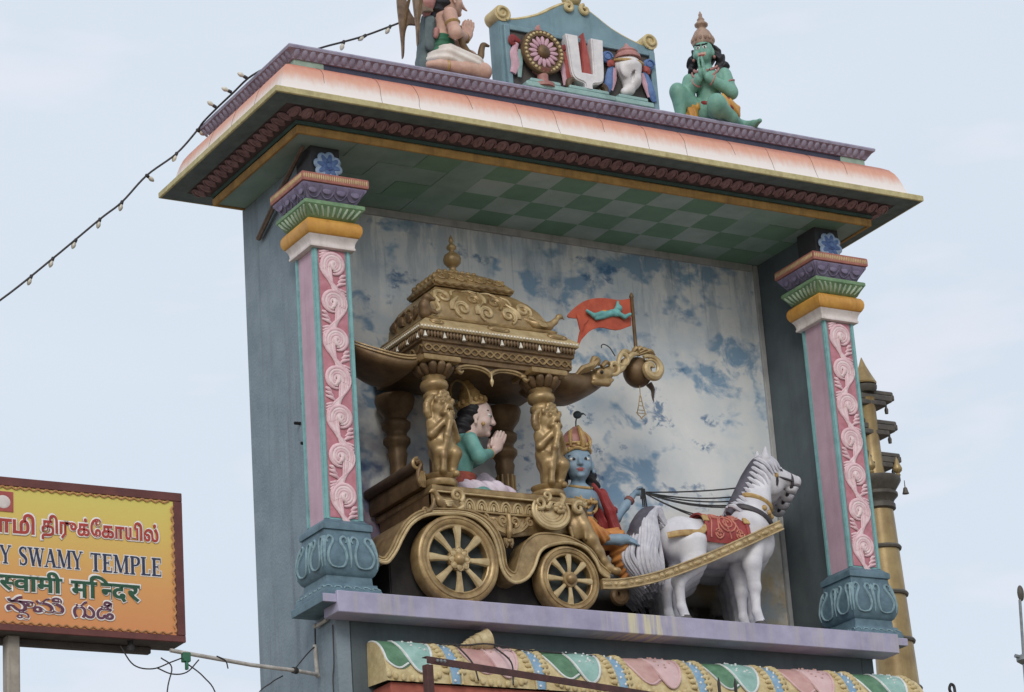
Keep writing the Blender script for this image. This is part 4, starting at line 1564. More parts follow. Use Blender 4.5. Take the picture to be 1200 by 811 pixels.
cpart('volute_ball', ell((3.215, .33, 1.672), (.128, .12, .135), 24, 14), 'gold_dark', hull)
L = [tube(spiral((3.265, 1.665), .118, .022, 125, -330, .19, 40), [.016, .034, .036, .032, .022], 9),
     tube(spiral((3.265, 1.665), .080, .014, 125, -300, .175, 34), [.010, .014, .014, .008], 7)]
cpart('volute_scroll', join(*L), 'gold_pale', hull)
L = [tube(spline([(3.12 + .02 * k, .26, 1.80), (3.16 + .045 * k, .24, 1.86 - .008 * abs(k - 1)), (3.20 + .05 * k, .25, 1.815)], 4), [.012, .026, .012], 7) for k in range(4)]
cpart('volute_leaf', join(*L), 'gold', hull)
cpart('volute_tip', tube(spline([(3.30, .30, 1.57), (3.335, .3, 1.52), (3.33, .3, 1.45), (3.335, .3, 1.41)], 4), [.03, .02, .010, .003], 7), 'bronze', hull)
cpart('iron_hook', tube(spline([(2.93, .22, 1.75), (2.87, .2, 1.81), (2.82, .2, 1.835), (2.79, .2, 1.825), (2.785, .2, 1.80)], 5), .005, 6), 'dark_iron', hull)
# pendant
pend = cpart('pendant', join(tube([(3.205, .3, 1.54), (3.203, .3, 1.44)], .004, 6), *[tube(spline([(3.202 + sg * .004, .3, 1.45), (3.20 + sg * .022, .3, 1.36), (3.198 + sg * .040, .3, 1.29), (3.197 + sg * .012, .3, 1.262), (3.197, .3, 1.24)], 4), .005, 6) for sg in (-1, 1)], *[tube([(3.2 - w_, .3, z), (3.2 + w_, .3, z)], .0035, 5) for w_, z in ((.014, 1.40), (.022, 1.36), (.03, 1.32), (.055, 1.292))]), 'gold')
# flag
fl = empty('pennant', np.array((3.20, .30, 1.84)))
tag(fl, 'orange-red swallowtail pennant with a leaping turquoise figure on the chariot prow', 'flag')
FO_ = np.array((3.20, .30, 1.84))
obj('pole', T(lathe([(.016, -.02), (.016, .50), (.02, .505), (.02, .52), (.004, .55)], 12), (0, 0, 0)), 'gold_dark', fl)
out = spline([(3.197, 2.338), (3.06, 2.305), (2.905, 2.292), (2.77, 2.27), (2.66, 2.215), (2.53, 2.09), (2.62, 2.085), (2.735, 2.085), (2.66, 1.99), (2.612, 1.825), (2.70, 1.945), (2.83, 2.02), (3.0, 2.012), (3.175, 2.086)], 3)
bm = bmesh.new()
vs = [bm.verts.new((p[0], 0, p[1])) for p in out]
bm.faces.new(vs)
bmesh.ops.triangulate(bm, faces=bm.faces[:])
bmesh.ops.subdivide_edges(bm, edges=bm.edges[:], cuts=2, use_grid_fill=True)
r = bmesh.ops.solidify(bm, geom=bm.faces[:], thickness=.012)
for v in bm.verts:
    v.co.y += .018 * math.sin((v.co.x - 2.5) * 11 + v.co.z * 3) - .012
shp = from_bm(bm)
obj('cloth', T(shp, (-FO_[0], 0, -FO_[2])), 'flag_red', fl, sharp=60)
lf = Clay(.012)
lf.ell((2.99, 0, 2.165), (.06, .02, .034)).ell((3.04, 0, 2.215), .03).chain([(3.02, 0, 2.17), (3.09, 0, 2.14), (3.15, 0, 2.175)], [.022, .018, .014]).chain([(2.94, 0, 2.155), (2.86, 0, 2.14), (2.78, 0, 2.115), (2.715, 0, 2.15)], [.026, .024, .020, .014]).chain([(2.95, 0, 2.15), (2.87, 0, 2.115), (2.80, 0, 2.09)], [.024, .02, .016]).chain([(3.0, 0, 2.19), (3.03, 0, 2.25), (3.035, 0, 2.275)], [.014, .012, .010])
lf.ell((2.89, 0, 2.15), (.035, .022, .03), 1)
sculpt('leaping_figure', lf, ['turquoise', 'cap_orange'], fl, .006, off=np.array((-FO_[0], -.032, -FO_[2])))

# draught pole with beads
dp = [(2.45, -.352), (2.62, -.338), (2.85, -.290), (3.1, -.212), (3.5, -.055), (3.9, .122), (4.29, .30)]
q = spline(dp, 5)
tn = np.gradient(q, axis=0)
tn /= np.linalg.norm(tn, axis=1)[:, None]
nm = np.stack([-tn[:, 1], tn[:, 0]], 1)
pol = list(map(tuple, q + nm * .042)) + list(map(tuple, (q - nm * .042)[::-1]))
dpo = cpart('draught_pole', prism(pol, -.05, -.012, .004), 'gold')
for sg in (-1, 1):
    cpart('pole_edging', tube([(x, -.052, z) for x, z in q + sg * nm * .037], .007, 6), 'gold_pale', dpo)
qq = spline(dp, 40)
ds = np.concatenate([[0], np.cumsum(np.linalg.norm(np.diff(qq, axis=0), axis=1))])
b0 = b1 = None
s_, k = .05, 0
while s_ < ds[-1] - .04:
    x, z = np.interp(s_, ds, qq[:, 0]), np.interp(s_, ds, qq[:, 1])
    x2, z2 = np.interp(s_ + .01, ds, qq[:, 0]), np.interp(s_ + .01, ds, qq[:, 1])
    ang = math.atan2(z2 - z, x2 - x)
    long = k % 2 == 0
    src = b0 if long else b1
    loc = np.array((x, -.052, z)) - CO
    if src is None:
        o = obj('pole_bead', join(ell((0, 0, 0), (.042 if long else .016, .012, .020 if long else .016), 10, 7), tube([((.046 if long else .02) * math.cos(a), .002, (.025 if long else .02) * math.sin(a)) for a in np.linspace(0, 2 * PI, 16, endpoint=False)], .004, 5, closed=True)), 'gold_pale', dpo)
        o.location = loc
        o.rotation_euler = (0, -ang, 0)
        if long:
            b0 = o
        else:
            b1 = o
    else:
        inst('pole_bead', src, dpo, loc, (0, -ang, 0))
    s_ += .078
    k += 1


# ------------------------------------------------------------------ painted figures
mat('horse_white', S(226, 224, 228), S(196, 194, 204), rough=.55, scale=5, dirt=.4, dirtcol=S(150, 148, 158))
mat('mane_white', S(212, 210, 218), S(180, 178, 192), rough=.55, scale=12, dirt=.2, dirtcol=S(120, 116, 130))
mat('mane_grey', S(96, 92, 106), S(72, 68, 82), rough=.6, scale=12)
mat('hoof', S(92, 86, 84), rough=.6)
mat('strap_dark', S(74, 66, 72), S(58, 52, 58), rough=.5)
mat('saddle_red', S(186, 66, 62), S(152, 46, 48), rough=.55, scale=12, dirt=.25)
mat('saddle_line', S(222, 134, 106), S(196, 96, 82), rough=.55, scale=16)
mat('skin_blue', S(134, 164, 186), S(112, 144, 170), rough=.5, scale=9, dirt=.15)
mat('skin_rose', S(234, 204, 192), S(216, 178, 168), rough=.5, scale=9, dirt=.18)
mat('skin_tan', S(222, 174, 150), S(196, 142, 122), rough=.55, scale=9, dirt=.25)
mat('skin_green', S(122, 182, 158), S(96, 156, 136), rough=.55, scale=9, dirt=.25, dirtcol=S(56, 90, 80))
mat('lips', S(190, 84, 82), rough=.5)
mat('eye_white', S(240, 238, 232), rough=.4)
mat('black_paint', S(34, 32, 36), S(24, 22, 26), rough=.5)
mat('hair_black', S(40, 38, 44), S(28, 26, 32), rough=.55, scale=14)
mat('cloth_teal', S(106, 178, 166), S(80, 148, 140), rough=.55, scale=9)
mat('cloth_red', S(176, 52, 50), S(142, 36, 40), rough=.6, scale=9)
mat('cloth_orange', S(226, 144, 58), S(198, 108, 42), rough=.55, scale=9)
mat('cloth_lilac', S(230, 214, 226), S(206, 184, 206), rough=.55, scale=9)
mat('cloth_white', S(232, 222, 212), S(212, 196, 184), rough=.6, scale=9, dirt=.2, dirtcol=S(160, 138, 120))
mat('cloth_green', S(46, 132, 92), S(34, 106, 74), rough=.6, scale=9)
mat('sash_rust', S(196, 84, 56), S(166, 62, 44), rough=.6, scale=12)
mat('crown_gold', S(206, 166, 92), S(166, 122, 62), rough=.42, scale=18, dirt=.3, dirtcol=S(96, 66, 40))
mat('crown_rose', S(196, 128, 120), S(166, 100, 92), rough=.5, scale=14)
mat('crown_tan', S(182, 148, 122), S(150, 112, 92), rough=.5, scale=14)
mat('wing_brown', S(150, 122, 96), S(112, 88, 70), rough=.6, scale=14)
mat('feather_teal', S(46, 66, 70), S(34, 48, 54), rough=.5, scale=20)


def head(c, C0, k=1.0, pitch=0.0, yaw=0.0, wide=1.0, stache=False):
    """face looking along +x, centre C0; materials 0 skin 1 lips 2 eye white 3 black"""
    C0 = np.array(C0, float)
    R = RZ(yaw) @ RY(pitch)
    def p(f, s, u):
        return C0 + R @ (np.array((f, s * wide, u)) * k)
    def e(q, r, m=0, kk=.012):
        c.ell(p(*q), np.array(r) * k * np.array((1, wide, 1)), m, kk * k, R)
    e((0, 0, .025), (.108, .092, .125), 0, .03)
    e((.032, 0, -.055), (.078, .066, .075), 0, .03)
    e((.088, 0, -.105), (.022, .026, .02))
    c.cap(p(.100, 0, .03), p(.124, 0, -.022), .011 * k, .017 * k, 0, .012 * k)
    for s in (-1, 1):
        e((.066, s * .046, -.03), (.034, .032, .034), 0, .02)
        e((.112, s * .011, -.026), (.012, .011, .009), 0, .006)
        e((.088, s * .040, .020), (.016, .029, .0105), 2, .004)
        e((.0985, s * .038, .020), (.009, .0115, .0105), 3, .002)
        c.cap(p(.094, s * .018, .048), p(.074, s * .066, .050), .0075 * k, .005 * k, 3, .003 * k)
        e((-.005, s * .093, -.005), (.022, .014, .038))
        e((-.0, s * .100, -.055), (.012, .012, .016))
    if stache:
        for s in (-1, 1):
            c.cap(p(.113, s * .004, -.046), p(.098, s * .036, -.052), .006 * k, .004 * k, 3, .003)
    e((.103, 0, -.060), (.013, .026, .007), 1, .004)
    e((.100, 0, -.072), (.013, .021, .007), 1, .004)


def palms(c, P, d, side, k=1.0, m=0):
    """two hands pressed together: P wrist centre, d pointing direction, side the left-right axis"""
    P, d, side = np.array(P, float), np.array(d, float), np.array(side, float)
    d /= np.linalg.norm(d)
    side /= np.linalg.norm(side)
    w = np.cross(side, d)            # across the palm
    Rm = np.stack([w, side, d], 1)
    for s in (-1, 1):
        c.ell(P + d * .045 * k + side * s * .016 * k, np.array((.040, .018, .052)) * k, m, .01, Rm)
        for j, (o, L) in enumerate(((-.029, .052), (-.010, .066), (.010, .070), (.029, .060))):
            a = P + d * .080 * k + side * s * .014 * k + w * o * k
            b_ = a + d * L * k + side * s * (-.004) * k
            c.cap(a, (a + b_) / 2 + side * s * .004 * k, .0105 * k, .010 * k, m, .004)
            c.cap((a + b_) / 2 + side * s * .004 * k, b_, .010 * k, .008 * k, m, .004)
        a = P + d * .022 * k + side * s * .018 * k - w * .035 * k
        c.cap(a, a + (d * .045 - w * .012) * k, .012 * k, .009 * k, m, .005)


FACE = ['lips', 'eye_white', 'black_paint']

# ------------------------------------------------------------------ horses
HO = np.array((3.75, .16, FLOOR))
horse = empty('horse', HO)
tag(horse, 'nearest white horse with red carved saddle cloth and gold collar', 'horse', 'horses harnessed to the chariot')
h = Clay(.05)
h.ell((3.74, 0, .175), (.44, .165, .185)).ell((3.40, 0, .155), (.21, .165, .20)).ell((4.11, 0, .20), (.21, .165, .215))
h.chain([(4.08, 0, .33), (4.17, 0, .54), (4.27, 0, .76)], [.185, .14, .105])
h.ell((4.38, 0, .76), (.125, .08, .13), k=.03).cap((4.38, 0, .81), (4.58, 0, .775), .10, .066, k=.03).ell((4.60, 0, .76), (.078, .060, .068), k=.02).ell((4.645, 0, .785), (.038, .048, .042), k=.02).ell((4.58, 0, .70), (.058, .044, .034), k=.015)
i0 = len(h.p)
h.chain([(4.06, -.085, .14), (4.02, -.10, -.04), (4.02, -.10, -.24), (4.02, -.10, -.45)], [.105, .078, .050, .036], k=.03)
h.ell((4.025, -.10, -.235), (.055, .048, .06), k=.02).cap((4.02, -.10, -.45), (4.05, -.10, -.535), .042, .040, k=.02)
h.cap((4.052, -.10, -.55), (4.065, -.10, -.585), .046, .056, 1, .006)
h.chain([(3.42, -.08, .10), (3.44, -.10, -.06), (3.26, -.10, -.25), (3.27, -.10, -.46)], [.15, .10, .050, .036], k=.035)
h.ell((3.25, -.10, -.235), (.052, .044, .06), k=.02).cap((3.27, -.10, -.46), (3.30, -.10, -.54), .042, .040, k=.02)
h.cap((3.302, -.10, -.553), (3.318, -.10, -.585), .046, .056, 1, .006)
h.chain([(4.285, -.045, .86), (4.295, -.058, .94), (4.305, -.062, 1.035)], [.045, .044, .012], k=.015)
h.ell((4.425, -.078, .835), (.026, .014, .016), 2, .006).ell((4.66, -.028, .795), (.012, .012, .010), 2, .006).cap((4.40, -.082, .862), (4.45, -.074, .86), .010, .007, k=.008)
h.mirror(i0)
h.cut((4.61, 0, .728), (.075, .06, .008), .006)
sculpt('body', h, ['horse_white', 'hoof', 'black_paint'], horse, .0115, off=-HO + np.array((0, .16, 0)))
YC = .16


def hp(name, shape, m, **k):
    v, f = shape
    return obj(name, (np.asarray(v) + np.array((0, YC, 0)) - HO, f), m, horse, **k)


# mane: a crest with combed strands on both sides
cr = spline([(4.335, .935), (4.25, .90), (4.15, .77), (4.06, .62), (3.98, .50), (3.90, .42)], 6)
hp('mane', tube([(x, 0, z) for x, z in cr], [.03, .06, .07, .075, .07, .03], 10), 'mane_grey')
L = []
for k in range(15):
    t = (k + .5) / 15 * (len(cr) - 2)
    i = int(t)
    x, z = cr[i] + (cr[i + 1] - cr[i]) * (t - i)
    for sg in (-1, 1):
        L.append(tube(spline([(x - .02, sg * .012, z + .045), (x + .0, sg * .055, z + .03), (x + .05, sg * .098, z - .03), (x + .085, sg * .112, z - .095 - .01 * (k % 3))], 4), [.014, .021, .019, .008], 7))
hp('mane_strands', join(*L), 'mane_white')
# tail: a heavy wavy bunch
L = []
rh = random.Random(12)
for k in range(40):
    a = 2 * PI * k * .381966
    rr_ = .78 + .22 * ((k * .618) % 1)
    oy, ox = math.sin(a) * rr_, math.cos(a) * rr_
    ln_ = 1 - .25 * ((k * .37) % 1)
    pts = spline([(3.22, oy * .04, .27 + .03 * ox), (3.14 + ox * .04, oy * .08, .37 + ox * .05), (3.05 + ox * .08, oy * .12, .29 + ox * .03), (3.03 + ox * .13, oy * .155, .14), (2.99 + ox * .17 + .015 * math.sin(k), oy * .17, -.02), (3.02 + ox * .17, oy * .15, -.15 * ln_), (3.08 + ox * .10, oy * .09, -.30 * ln_)], 4)
    pts = pts + np.stack([.012 * np.sin(np.linspace(0, 9, len(pts)) + k), 0 * pts[:, 0], 0 * pts[:, 0]], 1)
    L.append(tube(pts, [.016, .021, .022, .023, .022, .019, .008], 7))
hp('tail', join(tube(spline([(3.22, 0, .28), (3.13, 0, .35), (3.04, 0, .24), (3.0, 0, .0), (3.07, 0, -.2)], 5), [.045, .075, .125, .145, .05], 10)), 'mane_grey')
hp('tail_strands', join(*L), 'mane_white')


def barrel(x, a, off=0.0):
    """point on the horse's trunk at station x, angle a from the top (deg, + = near side)"""
    t = (x - 3.74) / .60
    ry, rz = (.165 + off) * (1 - .05 * t * t), (.190 + off) * (1 - .02 * t * t)
    return (x, -ry * math.sin(math.radians(a)), .18 + .02 * max(t, 0) + rz * math.cos(math.radians(a)))


def wrap(x0f, x1f, a0, a1, off, nx=14, na=18):
    V, F = [], []
    for i in range(na + 1):
        a = a0 + (a1 - a0) * i / na
        x0, x1 = x0f(a), x1f(a)
        for k in range(nx + 1):
            V.append(barrel(x0 + (x1 - x0) * k / nx, a, off))
    for i in range(na):
        for k in range(nx):
            q = i * (nx + 1) + k
            F.append((q, q + nx + 1, q + nx + 2, q + 1))
    n0 = len(V)
    V = V + [tuple(np.array(barrel(v[0], 0)) * 0 + np.array((v[0], v[1] * .93, .18 + (v[2] - .18) * .93))) for v in V]
    F = [f[::-1] for f in F] + [tuple(i + n0 for i in f) for f in F]
    return np.array(V), F


sad = hp('saddle_cloth', wrap(lambda a: 3.535 + .02 * math.cos(math.radians(a)), lambda a: 3.985 - .02 * math.cos(math.radians(a)), -112, 112, .014), 'saddle_red', sharp=60)
L = []
for sg in (-1, 1):
    for (xc, ac, r0) in ((3.76, 58, .09), (3.67, 30, .05), (3.86, 32, .05), (3.66, 88, .045), (3.87, 88, .045)):
        pts = []
        for i in range(30):
            t = i / 29
            a = t * 13
            r_ = r0 * (1 - .85 * t)
            pts.append(barrel(xc + r_ * math.cos(a), sg * (ac + math.degrees(r_ * math.sin(a) / .18)), .018))
        L.append(tube(pts, .0075, 6, up=(0, 0, 1)))
    for k in range(4):
        pts = [barrel(3.60 + .085 * k + .02 * math.sin(t * 5 + k), sg * (12 + 88 * t), .016) for t in np.linspace(0, 1, 14)]
        L.append(tube(pts, .007, 6, up=(0, 0, 1)))
hp('saddle_carving', join(*L), 'saddle_line')
for xa in (3.552, 3.965):
    hp('saddle_band', tube([barrel(xa, a, .018) for a in np.linspace(-110, 110, 40)], .018, 8, .6), 'saddle_red')
    hp('saddle_buckle', join(*[T(box(-.03, .03, -.01, .01, -.034, .034, .006), barrel(xa, sg * 52, .028), RX(math.radians(-sg * 30))) for sg in (-1, 1)]), 'crown_gold')
L = []
for sg in (-1, 1):
    L.append(tube(spline([barrel(3.56, sg * 70, .004), (3.46, -sg * .198, .17), (3.36, -sg * .20, .158), (3.26, -sg * .178, .15), (3.18, -sg * .12, .14)], 5), .028, 8, .5, up=(0, 1, 0)))
hp('rump_strap', join(*L), 'crown_gold')
leaf = prism(list(map(tuple, spline([(0, .06), (.035, .055), (.05, .015), (.035, -.03), (0, -.07), (-.035, -.03), (-.05, .015), (-.035, .055)], 3, True))), -.014, .014, .006)
L = []
for x, z, y in ((3.345, .06, .204), (4.095, .13, .198)):
    for sg in (-1, 1):
        L.append(T(leaf, (x, -sg * y, z)))
        L.append(T(tube([(p[0], 0, p[2]) for p in spiral((0, 0), .034, .006, 90, 500, 0, 18)], .006, 5), (x, -sg * (y + .014), z + .005)))
hp('harness_leaf', join(L[0], L[1]), 'crown_gold')
hp('harness_leaf', join(L[4], L[5]), 'crown_gold')


def loop(c, n_, r1, r2, rad, flat, m, name):
    """strap round neck or head: centre, axis, radii (side, other)"""
    c, n_ = np.array(c, float), np.array(n_, float)
    n_ /= np.linalg.norm(n_)
    s = np.array((0, 1.0, 0))
    t = np.cross(n_, s)
    pts = [c + s * r1 * math.cos(a) + t * r2 * math.sin(a) for a in np.linspace(0, 2 * PI, 28, endpoint=False)]
    return hp(name, tube(pts, rad, 8, flat, up=tuple(n_), closed=True), m)


loop((4.115, 0, .40), (.42, 0, .9), .168, .20, .017, 1.6, 'strap_dark', 'neck_strap')
loop((4.165, 0, .53), (.38, 0, .92), .142, .158, .024, 1.0, 'crown_gold', 'collar')
for k, (x, z, y) in enumerate(((4.165, .455, .146), (4.225, .425, .118), (4.275, .405, .075))):
    hp('bell', ell((x, -y - .01, z), .026, 12, 9), 'crown_gold')
loop((4.375, 0, .79), (1, 0, .15), .088, .115, .012, 1.4, 'strap_dark', 'bridle_strap')
loop((4.555, 0, .768), (1, 0, .05), .066, .072, .012, 1.4, 'strap_dark', 'bridle_strap')
L = []
for sg in (-1, 1):
    L.append(tube(spline([(4.385, -sg * .084, .775), (4.47, -sg * .080, .765), (4.555, -sg * .068, .755)], 4), .011, 6))
    L.append(tube(spline([(4.36, -sg * .075, .885), (4.365, -sg * .086, .82), (4.375, -sg * .088, .77), (4.385, -sg * .07, .70)], 4), .011, 6))
hp('bridle_strap', join(L[0], L[1]), 'strap_dark')
hp('bridle_strap', join(L[2], L[3]), 'strap_dark')
hp('bridle_boss', ell((4.372, -.094, .785), (.022, .012, .022), 12, 8), 'crown_gold')
for k, lab in enumerate(('second white horse, mostly hidden behind the nearest one', 'third white horse in the row, only its muzzle and legs showing', 'farthest white horse of the team, deep in the niche by the painted wall')):
    q = dup(horse, HO + np.array((.105 * (k + 1), .215 * (k + 1), 0)))
    q['label'] = lab

# ------------------------------------------------------------------ blue charioteer (faces out of the niche)
kr = empty('seated_statue', (2.565, .40, .10), -PI / 2)
tag(kr, 'blue-skinned crowned charioteer statue in orange dhoti holding the reins', 'statue')
c = Clay(.03)
c.ell((0, 0, .08), (.11, .16, .10)).chain([(0, 0, .08), (0, 0, .25), (.01, 0, .42)], [.11, .105, .125]).ell((.03, 0, .40), (.09, .165, .10)).chain([(.0, 0, .48), (.02, 0, .58)], [.06, .055])
c.chain([(0, .165, .45), (.05, .32, .25), (.04, .43, .37), (.03, .525, .475)], [.052, .042, .035, .026]).ell((.03, .57, .505), (.020, .042, .03), k=.015)
for j in range(4):                        # fingers closed round the reins
    c.chain([(.045, .60, .525 - .017 * j), (.055, .625, .52 - .017 * j), (.03, .635, .515 - .017 * j), (.01, .615, .512 - .017 * j)], [.012, .011, .010, .009], k=.004)
c.chain([(.05, .565, .535), (.062, .595, .545), (.05, .615, .54)], [.013, .012, .010], k=.005)
c.chain([(0, -.165, .45), (.06, -.22, .24), (.17, -.10, .17)], [.065, .050, .036]).ell((.20, -.07, .165), (.045, .025, .03), k=.012)
c.chain([(.20, .10, .01), (.27, .20, -.005), (.29, .25, .0)], [.05, .042, .038]).cap((.29, .25, .0), (.33, .30, -.035), .032, .026, k=.015)
for j in range(5):
    c.cap((.335, .285 + .013 * j - .02, -.035 - .004 * j), (.355, .30 + .013 * j - .02, -.05 - .004 * j), .010, .008, k=.004)
head(c, (.03, 0, .69), 1.12, 0, -.38, 1.18)
sculpt('body', c, ['skin_blue'] + FACE, kr, .0085)
hr = Clay(.03)
hr.ell((-.04, 0, .72), (.11, .115, .13)).chain([(-.03, .09, .70), (-.03, .13, .60), (-.02, .155, .52), (0, .165, .47)], [.06, .065, .06, .035]).chain([(-.03, -.09, .70), (-.04, -.12, .60), (-.03, -.14, .50)], [.06, .06, .04])
sculpt('hair', hr, 'hair_black', kr, .011, ripple=lambda G: .010 * np.sin(G[..., 2] * 75 + G[..., 1] * 40))
cw = Clay(.02)
cw.ell((.0, 0, .83), (.125, .125, .09)).ell((.0, 0, .89), (.115, .12, .10)).ell((-.01, .02, .96), (.085, .09, .06)).ell((-.01, .03, 1.01), (.045, .045, .035))
sculpt('crown', cw, 'crown_rose', kr, .010)
L = [tube([(.01 + .126 * math.cos(a), .118 * math.sin(a), .795 + .018 * abs(math.sin(3 * a))) for a in np.linspace(-1.9, 1.9, 28)], .016, 8), tube([(.0 + .128 * math.cos(a), .126 * math.sin(a), .86) for a in np.linspace(-1.9, 1.9, 24)], .012, 7)]
for a in np.linspace(-1.3, 1.3, 9):
    L.append(ell((.01 + .126 * math.cos(a), .124 * math.sin(a), .83 + .02 * math.cos(a * 3)), .018, 8, 6))
L.append(tube(spline([(.13, 0, .82), (.14, 0, .88), (.115, 0, .96), (.05, .02, 1.03)], 4), [.02, .026, .022, .012], 8))
L.append(tube(spline([(.09, .09, .83), (.09, .10, .90), (.05, .08, .97), (.0, .04, 1.02)], 4), [.012, .018, .016, .01], 8))
L.append(tube(spline([(.09, -.09, .83), (.09, -.09, .90), (.05, -.06, .97), (.0, .0, 1.02)], 4), [.012, .018, .016, .01], 8))
obj('crown_band', join(*L), 'crown_gold', kr)
obj('peacock_feather', join(tube(spline([(0, .03, 1.03), (0, .035, 1.09), (.0, .05, 1.13)], 4), .006, 6), ell((0, .055, 1.15), (.018, .045, .034), 12, 8, RX(.35)), tube(spline([(0, .09, 1.16), (0, .12, 1.165), (0, .14, 1.15)], 4), [.012, .006, .002], 6)), 'feather_teal', kr)
L = [tube([(.03 + .10 * math.cos(a), (.10 + .02 * k) * math.sin(a), .50 - .05 * k - .06 * math.cos(a) * (k + .6)) for a in np.linspace(-1.5, 1.5, 20)], .013, 7) for k in range(3)]
for k in range(9):
    a = -1.1 + k * .275
    L.append(ell((.12 * math.cos(a) + .03, .13 * math.sin(a), .385 - .05 * math.cos(a)), .018, 8, 6))
L += [ell((.115, 0, .33), (.02, .035, .035)), tube(spline([(.115, .05, .40), (.125, .04, .33), (.125, 0, .29), (.125, -.04, .33), (.115, -.05, .40)], 4), .012, 7), ell((.0, .115, .62), .016), ell((.0, -.115, .62), .016)]
obj('necklace', join(*L), 'crown_gold', kr)
obj('bangle', join(*[T(lathe([(r_, -.008), (r_ + .008, 0), (r_, .008)], 16), p_, RX(-.72)) for r_, p_ in ((.036, (.035, .49, .435)), (.038, (.036, .475, .42)))]), 'crown_rose', kr)
dh = Clay(.04)
dh.ell((.04, .0, .02), (.12, .17, .09)).chain([(.06, .07, .02), (.18, .22, .03), (.20, .26, -.02)], [.10, .08, .07]).chain([(.20, .27, -.02), (.18, .30, -.15), (.14, .31, -.28)], [.075, .07, .045]).chain([(.06, -.06, .05), (.20, -.10, .10), (.22, .08, .02)], [.10, .085, .055]).chain([(.12, .24, .03), (.13, .29, -.12), (.11, .31, -.22)], [.07, .075, .055])
sculpt('dhoti', dh, 'cloth_orange', kr, .0095, ripple=lambda G: .008 * np.sin(G[..., 2] * 95 + 14 * np.sin(G[..., 1] * 9)))
obj('foot_curl', T(tube(spiral((.31, -.40), .075, .03, 90, -230, 0, 24), [.05, .045, .04, .03], 9), (0, 0, 0), np.array(((0, -1, 0), (1, 0, 0), (0, 0, 1.)))), 'gold_dark', kr)
sh = Clay(.03)
sh.chain([(.02, .13, .52), (.06, .20, .44), (.085, .26, .30), (.08, .29, .14), (.06, .30, .0)], [.026, .036, .040, .040, .03])
sh.chain([(-.01, .15, .50), (-.01, .23, .40), (-.03, .28, .22), (-.03, .30, .06), (-.02, .31, -.02)], [.03, .045, .06, .055, .035]).chain([(-.05, .16, .45), (-.07, .22, .2), (-.07, .26, .0)], [.05, .07, .05])
sculpt('shawl', sh, 'cloth_red', kr, .0095, ripple=lambda G: .010 * np.sin(G[..., 1] * 120 + G[..., 2] * 36))
obj('waist_chain', tube([(.0 + .125 * math.cos(a), .13 * math.sin(a), .20 + .01 * math.sin(6 * a)) for a in np.linspace(0, 2 * PI, 40, endpoint=False)], .016, 7, closed=True), 'crown_gold', kr)

# ------------------------------------------------------------------ reins
rn = empty('reins', (3.14, .34, .60))
tag(rn, 'dark reins strung from the charioteer\'s hand to the horses', 'reins')
H0 = np.array((3.19, .365, .612))
for e, sag in (((4.55, .10, .765), .06), ((4.20, .34, .665), .07), ((4.17, .30, .61), .08), ((4.12, .28, .56), .09), ((4.08, .20, .52), .10), ((3.70, .22, .40), .05), ((3.74, .34, .42), .03)):
    e = np.array(e)
    pts = [H0 + (e - H0) * t + np.array((0, 0, -sag * 4 * t * (1 - t) * .55)) for t in np.linspace(0, 1, 14)]
    obj('rein', T(tube(pts, .0065, 6), -np.array((3.14, .34, .60))), 'dark_iron', rn)
for k in range(3):
    pts = spline([H0 + np.array((-.05 + .014 * k, -.055, .01)), H0 + np.array((-.052 + .016 * k, -.06, -.07)), H0 + np.array((-.045 + .02 * k, -.05, -.15 - .02 * k))], 5)
    obj('rein_end', T(tube(pts, .007, 6), -np.array((3.14, .34, .60))), 'dark_iron', rn)

# ------------------------------------------------------------------ praying archer in the chariot (faces right)
ar = empty('seated_statue', (1.44, .48, .395), 0)
tag(ar, 'praying rose-skinned crowned statue in teal blouse seated inside the chariot', 'statue')
c = Clay(.03)
c.chain([(.14, 0, .56), (.20, 0, .66)], [.062, .058]).ell((.11, 0, .53), (.085, .12, .06))
head(c, (.245, 0, .745), 1.16, .16, -.52, 1.0, True)
c.chain([(.29, -.085, .42), (.385, -.03, .475)], [.034, .028]).chain([(.29, .085, .42), (.385, .03, .475)], [.034, .028])
palms(c, (.385, 0, .475), (.45, 0, .9), (0, 1, 0), 1.35)
c.chain([(0, 0, .12), (.03, 0, .30), (.09, 0, .48)], [.10, .10, .10]).chain([(.08, -.13, .49), (.12, -.205, .35), (.29, -.085, .42)], [.05, .04, .034]).chain([(.08, .13, .49), (.12, .205, .35), (.29, .085, .42)], [.05, .04, .034])
sculpt('body', c, ['skin_rose'] + FACE, ar, .008)
b_ = Clay(.035)
b_.chain([(0, 0, .12), (.03, 0, .30), (.09, 0, .48)], [.125, .12, .12]).ell((.09, 0, .46), (.10, .155, .09))
b_.chain([(.08, -.15, .50), (.12, -.215, .34), (.29, -.09, .42)], [.068, .056, .042]).chain([(.08, .15, .50), (.12, .215, .34), (.29, .09, .42)], [.068, .056, .042])
sculpt('blouse', b_, 'cloth_teal', ar, .010)
sa = Clay(.02)
for k in range(4):
    u = .11 + .034 * k
    for i in range(14):
        a, a2 = 2 * PI * i / 14, 2 * PI * (i + 1) / 14
        sa.cap((.012 * k + .125 * math.cos(a), .125 * math.sin(a), u), (.012 * k + .125 * math.cos(a2), .125 * math.sin(a2), u), .024, k=.006)
sculpt('sash', sa, 'sash_rust', ar, .0095)
d2 = Clay(.04)
d2.ell((.02, 0, .06), (.15, .16, .08)).chain([(.04, -.10, .07), (.30, -.15, .08), (.44, -.13, .065)], [.10, .075, .055]).chain([(.04, .10, .09), (.33, .12, .22), (.40, .11, .20)], [.10, .085, .07]).chain([(.40, .11, .20), (.30, .08, .05)], [.07, .05]).chain([(.44, -.13, .06), (.28, .0, .05)], [.055, .05])
